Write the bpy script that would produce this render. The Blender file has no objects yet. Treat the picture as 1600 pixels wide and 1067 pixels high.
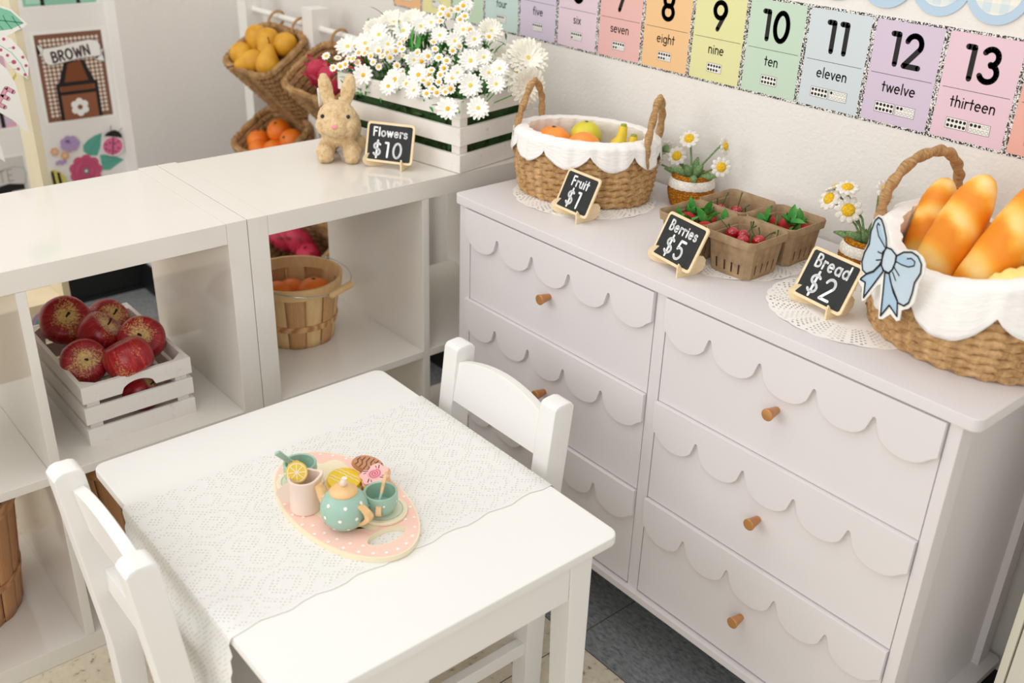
import bpy, bmesh, math, random
from mathutils import Vector, Matrix, Euler
from math import sin, cos, pi, radians, sqrt, atan2, acos
random.seed(7)
SC = bpy.context.scene
COL = SC.collection

# ------------------------------------------------------------------ camera
cd = bpy.data.cameras.new('camera'); cam = bpy.data.objects.new('camera', cd); COL.objects.link(cam)
yaw, pitch, roll = 0.8556, -0.4677, 0.0344
cd.sensor_width = 36; cd.lens = 1575.03/1600*36; cd.clip_start = 0.02
fw = Vector((-sin(yaw)*cos(pitch), cos(yaw)*cos(pitch), sin(pitch)))
rt = Vector((cos(yaw), sin(yaw), 0)); up = rt.cross(fw)
R = cos(roll)*rt + sin(roll)*up; U = -sin(roll)*rt + cos(roll)*up
M = Matrix((R, U, -fw)).transposed().to_4x4(); M.translation = (1.5597, -0.7328, 1.3845)
cam.matrix_world = M
cd.dof.use_dof = True; cd.dof.focus_distance = 1.66; cd.dof.aperture_fstop = 3.6
SC.camera = cam

# ------------------------------------------------------------------ light
SC.view_settings.view_transform = 'Standard'; SC.view_settings.look = 'None'
SC.view_settings.gamma = 1; SC.view_settings.use_curve_mapping = False
SC.view_settings.exposure = -0.05
W = bpy.data.worlds.new('world'); SC.world = W; W.use_nodes = True
W.node_tree.nodes['Background'].inputs[0].default_value = (1.0, 0.99, 0.978, 1)
W.node_tree.nodes['Background'].inputs[1].default_value = 0.60
def area(name, loc, target, sx, sy, energy, color):
    l = bpy.data.lights.new(name, 'AREA'); l.shape = 'RECTANGLE'; l.size = sx; l.size_y = sy; l.energy = energy; l.color = color
    o = bpy.data.objects.new(name, l); COL.objects.link(o); o.location = loc
    o.rotation_euler = (Vector(target)-Vector(loc)).to_track_quat('-Z', 'Y').to_euler(); return o
area('ceiling_light_panel', (0.5, -0.5, 2.75), (0.5, -0.5, 0), 1.3, 2.0, 15.5, (1, 0.985, 0.965))
area('ceiling_light_panel', (-1.0, -1.0, 2.75), (-1.0, -1.0, 0), 1.2, 1.2, 7, (1, 0.965, 0.91))
area('soft_fill_light', (2.3, -1.9, 1.7), (0.0, 0.4, 0.5), 1.5, 1.6, 20, (1, 0.995, 0.985))  # added fill from the right for the upright faces, not an actual window
area('soft_fill_light', (-0.5, -2.7, 2.0), (0.1, 0.7, 0.8), 2.0, 1.6, 32, (1, 0.99, 0.975))  # second added fill, lifts dresser front and number wall; no actual window

# ------------------------------------------------------------------ materials
def lin(c):
    f = lambda x: (x/12.92 if x <= .04045 else ((x+.055)/1.055)**2.4)
    return (f(c[0]/255), f(c[1]/255), f(c[2]/255), 1)
class NT:
    def __init__(s, name):
        s.m = bpy.data.materials.new(name); s.m.use_nodes = True; s.t = s.m.node_tree; s.b = s.t.nodes['Principled BSDF']
    def n(s, typ, **kw):
        x = s.t.nodes.new(typ)
        for k, v in kw.items():
            if k.startswith('i_'): x.inputs[k[2:].replace('_', ' ')].default_value = v
            else: setattr(x, k, v)
        return x
    def l(s, a, b): s.t.links.new(a, b)
    def coord(s, kind='Object', scale=(1, 1, 1)):
        c = s.n('ShaderNodeTexCoord'); m = s.n('ShaderNodeMapping'); m.inputs['Scale'].default_value = scale
        s.l(c.outputs[kind], m.inputs['Vector']); return m.outputs[0]
    def noise(s, vec, scale, detail=3, rough=.55):
        x = s.n('ShaderNodeTexNoise'); x.inputs['Scale'].default_value = scale; x.inputs['Detail'].default_value = detail; x.inputs['Roughness'].default_value = rough
        s.l(vec, x.inputs['Vector']); return x.outputs['Fac']
    def ramp(s, fac, stops, interp='LINEAR'):
        r = s.n('ShaderNodeValToRGB'); cr = r.color_ramp; cr.interpolation = interp
        while len(cr.elements) < len(stops): cr.elements.new(.5)
        for e, (p, c) in zip(cr.elements, stops): e.position = p; e.color = c if len(c) == 4 else lin(c)
        s.l(fac, r.inputs[0]); return r.outputs[0]
    def mix(s, fac, a, b, mode='MIX'):
        x = s.n('ShaderNodeMix', data_type='RGBA', blend_type=mode)
        for i, v in ((0, fac), (6, a), (7, b)):
            if hasattr(v, 'links'): s.l(v, x.inputs[i])
            else: x.inputs[i].default_value = v if i == 0 or len(v) == 4 else lin(v)
        return x.outputs[2]
    def math(s, op, a, b=0, c=None):
        x = s.n('ShaderNodeMath', operation=op)
        for i, v in enumerate((a, b) if c is None else (a, b, c)):
            if hasattr(v, 'links'): s.l(v, x.inputs[i])
            else: x.inputs[i].default_value = v
        return x.outputs[0]
    def sep(s, vec):
        x = s.n('ShaderNodeSeparateXYZ'); s.l(vec, x.inputs[0]); return x.outputs
    def bump(s, h, strength=.3, dist=.002):
        x = s.n('ShaderNodeBump'); x.inputs['Strength'].default_value = strength; x.inputs['Distance'].default_value = dist
        s.l(h, x.inputs['Height']); s.l(x.outputs[0], s.b.inputs['Normal'])
    def color(s, c):
        if hasattr(c, 'links'): s.l(c, s.b.inputs['Base Color'])
        else: s.b.inputs['Base Color'].default_value = c if len(c) == 4 else lin(c)
    def set(s, rough=.5, metal=0, spec=.5, sss=0):
        s.b.inputs['Roughness'].default_value = rough; s.b.inputs['Metallic'].default_value = metal
        s.b.inputs['Specular IOR Level'].default_value = spec
        if sss: s.b.inputs['Subsurface Weight'].default_value = sss; s.b.inputs['Subsurface Radius'].default_value = (.01, .005, .003)
        return s.m
def flat(name, c, rough=.5, metal=0, spec=.5):
    t = NT(name); t.color(c); return t.set(rough, metal, spec)
def noisy(name, c1, c2, scale=20, rough=.5, bump=0, bscale=None, stretch=(1, 1, 1), kind='Object', spec=.5, bd=.002, lo=.3, hi=.7):
    t = NT(name); v = t.coord(kind, stretch); f = t.noise(v, scale, 4)
    t.color(t.ramp(f, [(lo, c1), (hi, c2)]))
    if bump: t.bump(t.noise(v, bscale or scale*3, 4), bump, bd)
    return t.set(rough, 0, spec)

M_ = {}
M_['kallax'] = noisy('cream_white_gloss_laminate', (225, 220, 211), (228, 223, 215), 3, .09)
M_['dresser'] = noisy('cool_white_painted_wood', (222, 217, 217), (225, 220, 220), 2, .38)
M_['table'] = noisy('bright_white_painted_wood', (236, 234, 230), (239, 237, 233), 3, .42)
M_['wall'] = (lambda t: (t.color((236, 232, 226)), t.bump(t.noise(t.coord('Object'), 150, 3, .5), .30, .004), t.set(.8))[-1])(NT('cream_orange_peel_plaster'))
M_['wallgrey'] = (lambda t: (t.color((236, 232, 227)), t.bump(t.noise(t.coord('Object'), 150, 3, .5), .25, .004), t.set(.8))[-1])(NT('pale_grey_textured_plaster'))
M_['black_base'] = flat('black_rubber_cove', (22, 23, 24), .45)
M_['wood_pale'] = noisy('pale_birch_ply', (232, 205, 160), (242, 222, 184), 30, .5, stretch=(1, 1, 8))
M_['board'] = noisy('black_chalkboard', (30, 32, 32), (38, 40, 40), 40, .7)
M_['chalk'] = flat('white_chalk_marker', (250, 250, 250), .7)
M_['knob'] = noisy('honey_copper_knob', (176, 112, 60), (196, 136, 84), 60, .28, spec=.6)
M_['knobcap'] = flat('copper_knob_cap', (206, 150, 92), .25, .55)
M_['black'] = flat('black_ink', (16, 16, 16), .6)
M_['paperw'] = flat('white_card', (240, 238, 232), .6)

def floor_mat():
    t = NT('speckled_vinyl_tile'); v = t.coord('Object'); x, y, z = t.sep(v)
    big = t.noise(v, 14, 4); st = t.noise(t.coord('Object', (1, 1, 1)), 60, 5, .6)
    cream = t.ramp(st, [(.30, (96, 96, 98)), (.36, (178, 164, 140)), (.42, (216, 204, 180)), (.62, (222, 212, 190)), (.72, (238, 232, 216))])
    grey = t.ramp(t.noise(t.coord('Object', (1, 2.2, 1)), 70, 5, .65), [(.3, (92, 95, 98)), (.5, (132, 135, 137)), (.68, (156, 158, 159)), (.8, (188, 190, 190))])
    # grey border tiles run along both walls: y > .34 in front of the dresser, x < -1.0 by the back wall
    g1 = t.math('GREATER_THAN', y, .34); g2 = t.math('LESS_THAN', x, -1.0)
    m = t.math('MAXIMUM', g1, g2)
    base = t.mix(m, cream, grey)
    fx = t.math('ABSOLUTE', t.math('SUBTRACT', t.math('FRACT', t.math('DIVIDE', t.math('ADD', x, 11.667), .305)), .5))
    fy = t.math('ABSOLUTE', t.math('SUBTRACT', t.math('FRACT', t.math('DIVIDE', t.math('ADD', y, 8.81), .305)), .5))
    j = t.math('GREATER_THAN', t.math('MAXIMUM', fx, fy), .4965)
    t.color(t.mix(j, base, (70, 68, 64))); t.bump(st, .05); return t.set(.35)
M_['floor'] = floor_mat()

# ------------------------------------------------------------------ mesh helpers
class MB:
    def __init__(s): s.bm = bmesh.new(); s.mi = 0; s.uv = s.bm.loops.layers.uv.new('UVMap')
    def face(s, pts):
        try:
            f = s.bm.faces.new([s.bm.verts.new(p) for p in pts]); f.material_index = s.mi; return f
        except ValueError: return None
    def merge(s, tmp, M=None):
        if M is not None: bmesh.ops.transform(tmp, matrix=M, verts=tmp.verts)
        for f in tmp.faces: f.material_index = s.mi
        me = bpy.data.meshes.new('t'); tmp.to_mesh(me); tmp.free(); s.bm.from_mesh(me); bpy.data.meshes.remove(me)
    def box(s, x0, x1, y0, y1, z0, z1, bev=0, M=None, seg=2):
        t = bmesh.new(); bmesh.ops.create_cube(t, size=1)
        bmesh.ops.scale(t, vec=(x1-x0, y1-y0, z1-z0), verts=t.verts); bmesh.ops.translate(t, vec=((x0+x1)/2, (y0+y1)/2, (z0+z1)/2), verts=t.verts)
        if bev: bmesh.ops.bevel(t, geom=t.edges[:], offset=bev, segments=seg, profile=.5, affect='EDGES')
        s.merge(t, M); return s
    def prism(s, pts, h0, h1, F=lambda a, b, h: (a, b, h), bev=0):
        t = bmesh.new(); n = len(pts)
        A = [t.verts.new(F(a, b, h0)) for a, b in pts]; B = [t.verts.new(F(a, b, h1)) for a, b in pts]
        t.faces.new(A[::-1]); t.faces.new(B)
        for i in range(n): t.faces.new((A[i], A[(i+1) % n], B[(i+1) % n], B[i]))
        bmesh.ops.recalc_face_normals(t, faces=t.faces)
        if bev: bmesh.ops.bevel(t, geom=[e for e in t.edges if any(len(f.verts) > 4 for f in e.link_faces)] if n > 4 else t.edges[:], offset=bev, segments=2, profile=.5, affect='EDGES')
        bmesh.ops.triangulate(t, faces=[f for f in t.faces if len(f.verts) > 4])
        s.merge(t); return s
    def poly(s, pts, F):
        t = bmesh.new(); f = t.faces.new([t.verts.new(F(a, b)) for a, b in pts]); bmesh.ops.triangulate(t, faces=[f]); s.merge(t); return s
    def grid(s, fn, nu, nv, cu=False, cv=False, us=1, vs=1, flip=False):
        V = []; nU = nu if cu else nu+1; nV = nv if cv else nv+1
        for i in range(nU): V.append([s.bm.verts.new(fn(i/nu, j/nv)) for j in range(nV)])
        for i in range(nu):
            for j in range(nv):
                a, b, c, d = V[i][j], V[(i+1) % nU][j], V[(i+1) % nU][(j+1) % nV], V[i][(j+1) % nV]
                q = [(a, i, j), (b, i+1, j), (c, i+1, j+1), (d, i, j+1)]
                if flip: q = q[::-1]
                try: f = s.bm.faces.new([k[0] for k in q])
                except ValueError: continue
                f.material_index = s.mi
                for lp, k in zip(f.loops, q): lp[s.uv].uv = (k[1]/nu*us, k[2]/nv*vs)
        return V
    def cap(s, ring, flip=False):
        try:
            f = s.bm.faces.new(ring[::-1] if flip else ring); f.material_index = s.mi
        except ValueError: pass
    def lathe(s, prof, n=28, c=(0, 0, 0), sx=1, sy=1, us=1, vs=1, M=None, mod=None):
        m = len(prof)-1
        def fn(u, v):
            r, z = prof[int(round(v*m))]; a = u*2*pi
            if mod: r, z = mod(r, z, a, v)
            p = Vector((c[0]+r*cos(a)*sx, c[1]+r*sin(a)*sy, c[2]+z)); return M @ p if M is not None else p
        return s.grid(fn, n, m, cu=True, us=us, vs=vs)
    def tube(s, path, r, n=8, closed=False, mod=None, us=1, caps=True):
        P = [Vector(p) for p in path]; N = len(P); rr = r if isinstance(r, (list, tuple)) else [r]*N
        T = []
        for i in range(N):
            a = P[(i-1) % N] if closed or i > 0 else P[i]; b = P[(i+1) % N] if closed or i < N-1 else P[i]
            T.append((b-a).normalized())
        ref = Vector((0, 0, 1)) if abs(T[0].z) < .9 else Vector((1, 0, 0))
        X = [(ref-T[0]*ref.dot(T[0])).normalized()]
        for i in range(1, N):
            x = X[-1]-T[i]*X[-1].dot(T[i]); X.append(x.normalized() if x.length > 1e-6 else X[-1])
        nu = N if closed else N-1
        def fn(u, v):
            i = int(round(u*nu)) % N; a = v*2*pi; q = rr[i]
            if mod: q *= mod(u, a)
            return P[i]+(X[i]*cos(a)+T[i].cross(X[i])*sin(a))*q
        V = s.grid(fn, nu, n, cu=closed, cv=True, us=us, flip=True)
        if not closed and caps: s.cap(V[0]); s.cap(V[-1], True)
        return s
    def sphere(s, c, r, n=20, m=12, sc=(1, 1, 1), M=None):
        def fn(u, v):
            a = u*2*pi; b = -pi/2+v*pi; p = Vector((r*cos(b)*cos(a)*sc[0], r*cos(b)*sin(a)*sc[1], r*sin(b)*sc[2]))
            if M is not None: p = M @ p
            return p+Vector(c)
        s.grid(fn, n, m, cu=True); return s
    def stroke(s, pts, w, F, capn=8, closed=False):
        P = [Vector(p).to_2d() if len(p) > 2 else Vector(p) for p in pts]
        for i in range(len(P) if closed else len(P)-1):
            a, b = P[i], P[(i+1) % len(P)]; d = b-a
            if d.length < 1e-9: continue
            q = Vector((-d.y, d.x)).normalized()*w/2
            s.face([F(*(a-q)), F(*(b-q)), F(*(b+q)), F(*(a+q))])
        for p in P: s.disc2(p, w/2, F, capn)
    def disc2(s, p, r, F, n=10, ry=None):
        s.face([F(p[0]+r*cos(2*pi*k/n), p[1]+(ry or r)*sin(2*pi*k/n)) for k in range(n)])
    def build(s, name, mats, parent=None, ang=40, loc=None, weld=1e-5, rot=None):
        if weld: bmesh.ops.remove_doubles(s.bm, verts=s.bm.verts, dist=weld)
        me = bpy.data.meshes.new(name); s.bm.to_mesh(me); s.bm.free()
        for m in (mats if isinstance(mats, (list, tuple)) else [mats]): me.materials.append(M_[m] if isinstance(m, str) else m)
        for p in me.polygons: p.use_smooth = bool(ang is not None or weld)
        if ang is not None: me.set_sharp_from_angle(angle=radians(ang))
        o = bpy.data.objects.new(name, me); COL.objects.link(o)
        if ang is not None: w = o.modifiers.new('normals', 'WEIGHTED_NORMAL'); w.keep_sharp = True
        if parent: o.parent = parent
        if loc: o.location = loc
        if rot: o.rotation_euler = rot
        return o
def tag(o, label, cat, group=None):
    o['label'] = label; o['category'] = cat
    if group: o['group'] = group
    return o
def thing(name, label, cat, loc=(0, 0, 0), rz=0, group=None):
    o = bpy.data.objects.new(name, None); COL.objects.link(o); o.empty_display_size = .02; o.location = loc; o.rotation_euler = (0, 0, rz); return tag(o, label, cat, group)
def struct(o): o['kind'] = 'structure'; return o
def kids(o): return [c for c in bpy.data.objects if c.parent == o]
def dup(root, loc=None, rot=None, label=None, sc=None, group=None):
    r = root.copy(); COL.objects.link(r)
    if loc is not None: r.location = loc
    if rot is not None: r.rotation_euler = rot
    if sc: r.scale = (sc, sc, sc)
    if label: r['label'] = label
    if group: r['group'] = group
    for ch in kids(root):
        c = ch.copy(); COL.objects.link(c); c.parent = r
        for g in kids(ch):
            d = g.copy(); COL.objects.link(d); d.parent = c
    return r
def solid(o, t, off=0):
    m = o.modifiers.new('thickness', 'SOLIDIFY'); m.thickness = t; m.offset = off; return o
def sub(o, lv=1):
    m = o.modifiers.new('smooth', 'SUBSURF'); m.levels = lv; m.render_levels = lv; return o
def arc(cx, cy, rx, ry, a0, a1, n=10):
    return [(cx+rx*cos(radians(a0+(a1-a0)*i/n)), cy+ry*sin(radians(a0+(a1-a0)*i/n))) for i in range(n+1)]
def aim(d, spin=0):   # rotation taking +Z to direction d
    q = Vector(d).normalized().to_track_quat('Z', 'Y'); return (q @ Euler((0, 0, spin)).to_quaternion()).to_euler()

# single-stroke alphabet: cap height 1, x-height .62 -> (advance width, strokes)
def G():
    g = {}
    bowl = arc(.27, .31, .25, .31, 0, 360, 16)
    g['a'] = (.58, [bowl, [(.52, .62), (.52, 0)]]); g['d'] = (.58, [bowl, [(.52, 1), (.52, 0)]]); g['g'] = (.58, [bowl, [(.52, .62), (.52, -.1)]+arc(.27, -.1, .25, .2, 0, -150, 8)])
    g['o'] = (.56, [bowl]); g['e'] = (.56, [[(.04, .34), (.5, .34)]+arc(.27, .31, .24, .31, 8, 310, 14)])
    g['i'] = (.16, [[(.08, .6), (.08, 0)], [(.08, .85), (.08, .86)]]); g['l'] = (.16, [[(.08, 1), (.08, 0)]])
    g['n'] = (.5, [[(.05, .62), (.05, 0)], [(.05, .38)]+arc(.25, .4, .2, .22, 180, 0, 8)+[(.45, 0)]]); g['h'] = (.5, [[(.05, 1), (.05, 0)], [(.05, .38)]+arc(.25, .4, .2, .22, 180, 0, 8)+[(.45, 0)]])
    g['r'] = (.34, [[(.05, .62), (.05, 0)], [(.05, .36)]+arc(.25, .38, .2, .22, 180, 60, 6)]); g['u'] = (.5, [[(.05, .62), (.05, .24)]+arc(.25, .24, .2, .23, 180, 360, 8), [(.45, .62), (.45, 0)]])
    g['s'] = (.42, [arc(.21, .46, .17, .15, 30, 270, 8)+arc(.21, .155, .18, .155, 90, -150, 8)]); g['t'] = (.36, [[(.17, .9), (.17, .0)], [(.0, .6), (.34, .6)]])
    g['v'] = (.46, [[(.02, .62), (.23, 0), (.44, .62)]]); g['w'] = (.74, [[(.02, .62), (.19, 0), (.37, .6), (.55, 0), (.72, .62)]]); g['x'] = (.46, [[(.02, .62), (.44, 0)], [(.44, .62), (.02, 0)]])
    g['f'] = (.34, [[(.15, 0), (.15, .8)]+arc(.3, .8, .15, .18, 180, 70, 5), [(.0, .6), (.32, .6)]])
    g['F'] = (.5, [[(.05, 0), (.05, 1), (.48, 1)], [(.05, .55), (.4, .55)]])
    g['B'] = (.56, [[(.05, 0), (.05, 1), (.26, 1)]+arc(.26, .77, .2, .23, 90, -90, 8)+[(.05, .54)], [(.05, .54), (.28, .54)]+arc(.28, .27, .24, .27, 90, -90, 8)+[(.05, 0)]])
    g['R'] = (.56, [[(.05, 0), (.05, 1), (.26, 1)]+arc(.26, .75, .22, .25, 90, -90, 8)+[(.05, .5)], [(.22, .5), (.5, 0)]])
    g['O'] = (.72, [arc(.35, .5, .32, .5, 0, 360, 20)]); g['W'] = (.86, [[(.03, 1), (.23, 0), (.43, .8), (.63, 0), (.83, 1)]]); g['N'] = (.62, [[(.05, 0), (.05, 1), (.56, 0), (.56, 1)]])
    g['H'] = (.6, [[(.05, 0), (.05, 1)], [(.53, 0), (.53, 1)], [(.05, .52), (.53, .52)]]); g['T'] = (.56, [[(.02, 1), (.54, 1)], [(.28, 1), (.28, 0)]]); g['E'] = (.5, [[(.46, 1), (.05, 1), (.05, 0), (.46, 0)], [(.05, .52), (.4, .52)]]); g['I'] = (.14, [[(.07, 0), (.07, 1)]])
    g['$'] = (.6, [arc(.3, .7, .24, .2, 35, 270, 10)+arc(.3, .29, .25, .21, 90, -150, 10), [(.3, 1.08), (.3, -.1)]])
    g['0'] = (.66, [arc(.31, .5, .28, .5, 0, 360, 22)]); g['1'] = (.36, [[(.02, .97), (.24, .97), (.24, 0)]])
    g['2'] = (.62, [arc(.3, .72, .26, .28, 165, -25, 12)+[(.05, 0), (.58, 0)]])
    g['3'] = (.62, [arc(.29, .75, .24, .25, 150, -80, 10), arc(.29, .27, .28, .27, 85, -155, 12)]); g['5'] = (.6, [[(.52, 1), (.14, 1), (.09, .55)]+arc(.28, .32, .27, .32, 120, -150, 12)])
    g['4'] = (.64, [[(.44, 0), (.44, 1), (.03, .3), (.62, .3)]]); g['6'] = (.6, [arc(.3, .29, .27, .29, 0, 360, 16), [(.05, .36), (.36, 1)]])
    g['7'] = (.58, [[(.04, 1), (.54, 1), (.2, 0)]]); g['8'] = (.62, [arc(.3, .745, .23, .245, 0, 360, 16), arc(.3, .27, .27, .27, 0, 360, 16)])
    g['9'] = (.6, [arc(.3, .71, .27, .29, 0, 360, 16), [(.55, .64), (.24, 0)]])
    return g
GL = G()
def text(mb, s, cx, y, h, w, F, gap=.14, slant=0):
    ws = [GL[c][0] for c in s]; tot = sum(ws)+gap*(len(s)-1); x = cx-tot*h/2
    for c, a in zip(s, ws):
        for st in GL[c][1]: mb.stroke([(x+(px+slant*py)*h, y+py*h) for px, py in st], w, F)
        x += (a+gap)*h

# ================================================================== the setting
mb = MB(); mb.box(-2.2, 3.2, -3.2, .95, -.05, 0); struct(mb.build('floor', 'floor'))
mb = MB(); mb.box(-1.75, 3.2, .7968, .93, 0, 2.8); struct(mb.build('wall_right', 'wall'))
mb = MB(); mb.box(-1.75, -1.552, -3.2, .345, 0, 2.8); struct(mb.build('wall_back', 'wallgrey'))
mb = MB(); mb.box(-1.75, -1.462, .345, .7965, 0, 2.8); struct(mb.build('wall_corner', 'wallgrey'))
mb = MB(); mb.box(-1.552, -1.546, -3.2, .343, 0, .1); mb.box(-1.552, -1.536, -3.2, .343, 0, .012); struct(mb.build('baseboard_back', 'black_base'))
mb = MB(); mb.box(-1.551, -1.456, .339, .345, 0, .1); mb.box(-1.462, -1.456, .345, .79, 0, .1); struct(mb.build('baseboard_corner', 'black_base'))
mb = MB(); mb.box(-1.45, 3.2, .7908, .7968, 0, .1); struct(mb.build('baseboard_right', 'black_base'))

# ================================================================== cube shelving
def shelving(y0, label):
    H, o, d, D, Wd = .7677, .0386, .0082, .3864, .765
    t = thing('cube_shelving_unit', label, 'shelving unit', (0, y0, 0), 0, 'white cube shelving units')
    k = 'kallax'; b = .0012; c = Wd/2; m = H/2
    for y in (0, Wd-o): MB().box(-D, 0, y, y+o, 0, H, b).build('side_panel', k, t)
    MB().box(-D+.008, -.0004, o, Wd-o, H-o, H-.0003, b).build('top_panel', k, t)
    MB().box(-D+.008, -.0004, o, Wd-o, .0003, o, b).build('bottom_panel', k, t)
    MB().box(-D+.008, -.0006, c-d, c+d, o, H-o, b).build('divider', k, t)
    for a, e in ((o, c-d), (c+d, Wd-o)): MB().box(-D+.008, -.0006, a, e, m-d, m+d, b).build('shelf', k, t)
    return t
shelving(.0005, 'white glossy cube shelving unit against the textured wall, carrying the flower crate')
shelving(-.7655, 'white glossy cube shelving unit with a crate of red apples inside')

# ================================================================== dresser
def scallop(x0, x1, n=5):
    p = [(x0, .0)]; w = (x1-x0)/n; z0, am, r = -.0405, .0365, .0035
    for i in range(n):
        a = x0+i*w
        for k in range(15):
            u = -1+2*k/14
            xx = a+w/2+(w/2-(r if True else 0))*u; zz = z0-am*(max(0, 1-abs(u)**2.15))**.5
            if k == 0 and i == 0: xx = a; zz = z0-.012
            if k == 14 and i == n-1: xx = a+w; zz = z0-.012
            p.append((xx, zz))
        if i < n-1: p += [(a+w-r*.7, z0+.003), (a+w, z0+.0045), (a+w+r*.7, z0+.003)]
    p.append((x1, 0)); return p
def knob(parent, x, z):
    MY = Matrix.Translation((x, .4125, z)) @ Matrix.Rotation(radians(90), 4, 'X')
    b = MB(); b.lathe([(0, .0), (.0055, 0), (.0062, .003), (.0095, .022), (.0100, .0235), (.0096, .0248)], 24, M=MY)
    b.mi = 1; b.lathe([(.0096, .0248), (.0090, .0252), (0, .0252)], 24, M=MY)
    b.build('knob', ['knob', 'knobcap'], parent)
def dresser():
    t = thing('dresser', 'wide white six-drawer dresser with scalloped drawer trim and copper knobs', 'dresser', (0, 0, 0))
    k = 'dresser'
    b = MB(); q = .014; pts = []
    for cx, cy, a in ((1.1328-q, .4052+q, -90), (1.1328-q, .79-q, 0), (.0614+q, .79-q, 90), (.0614+q, .4052+q, 180)): pts += arc(cx, cy, q, q, a, a+90, 5)
    b.prism(pts, .737, .7555, bev=.0015); b.build('top', k, t)
    b = MB()
    b.box(.074, .106, .4115, .447, .138, .737, .001); b.box(1.094, 1.112, .4115, .447, .138, .737, .001); b.box(1.078, 1.094, .4165, .447, .138, .737)   # front posts
    b.box(.5935, .6165, .4125, .44, .138, .737)                                                            # middle stile
    b.box(1.094, 1.112, .735, .768, .138, .737, .001); b.box(.074, .092, .735, .768, .138, .737, .001)
    b.box(1.092, 1.1, .44, .745, .138, .737); b.box(.08, .09, .44, .745, .138, .737)                       # recessed side panels
    b.box(.08, 1.106, .745, .758, .138, .737)
    b.box(.1, 1.1, .447, .745, .15, .735)                                                                   # carcass behind the drawers
    b.build('body', k, t)
    b = MB(); pts = []; q = .012
    for cx, cy, a in ((1.130-q, .402+q, -90), (1.130-q, .785-q, 0), (.064+q, .785-q, 90), (.064+q, .402+q, 180)): pts += arc(cx, cy, q, q, a, a+90, 5)
    b.prism(pts, .124, .1385, bev=.001); b.build('base_plate', k, t)
    for x in (.1, 1.06):
        for y in (.44, .72): MB().box(x, x+.045, y, y+.045, 0, .125, .002).build('foot', k, t)
    for x0, x1, sx0 in ((.108, .5915, .0985), (.6185, 1.0925, .6175)):
        for ztop, zbot, kz in ((.7355, .545, .634), (.5465, .35, .4355), (.3505, .1405, .236)):
            d = MB(); d.box(x0, x1, .4125, .43, zbot+.0015, ztop-.001, .0006); dr = d.build('drawer', k, t)
            s = MB(); s.prism(scallop(sx0, x1), .4045, .4125, lambda a, c, h: (a, h, ztop+c-.001), .0007); s.build('scallop_trim', k, dr)
            knob(dr, (x0+x1)/2-.0095 if x0 < .5 else (x0+x1)/2-.0115, kz)
    return t
dresser()

# ================================================================== children's table and chairs
def kid_table():
    x0, x1, y0, y1, z = .1742, .793, -.3727, .151, .5
    t = thing('play_table', "low white children's table with a lace runner and toy tea set on it", 'table')
    b = MB(); q = .018; pts = []
    for cx, cy, a in ((x1-q, y0+q, -90), (x1-q, y1-q, 0), (x0+q, y1-q, 90), (x0+q, y0+q, 180)): pts += arc(cx, cy, q, q, a, a+90, 6)
    b.prism(pts, z-.0165, z, bev=.003); b.build('tabletop', 'table', t)
    i, j = .018, .035; L = .042
    for X, sx in ((x0+i, 1), (x1-i, -1)):
        for Y, sy in ((y0+j, 1), (y1-j, -1)):
            b = MB(); v = []
            for zz, w in ((0, .033), (z-.0165, L)):
                v.append([(X, Y, zz), (X+sx*w, Y, zz), (X+sx*w, Y+sy*w, zz), (X, Y+sy*w, zz)])
            tm = bmesh.new(); A = [tm.verts.new(p) for p in v[0]]; B = [tm.verts.new(p) for p in v[1]]
            tm.faces.new(A[::-1]); tm.faces.new(B)
            for n in range(4): tm.faces.new((A[n], A[(n+1) % 4], B[(n+1) % 4], B[n]))
            bmesh.ops.recalc_face_normals(tm, faces=tm.faces); bmesh.ops.bevel(tm, geom=tm.edges[:], offset=.002, segments=2, profile=.5, affect='EDGES')
            b.merge(tm); b.build('leg', 'table', t)
    za, zb = z-.0165-.079, z-.0165
    for xx in (x0+i+.002, x1-i-.02): MB().box(xx, xx+.018, y0+j+L, y1-j-L, za, zb, .001).build('apron', 'table', t)
    for yy in (y0+j+.002, y1-j-.02): MB().box(x0+i+L, x1-i-L, yy, yy+.018, za, zb, .001).build('apron', 'table', t)
    return t
kid_table()
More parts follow.
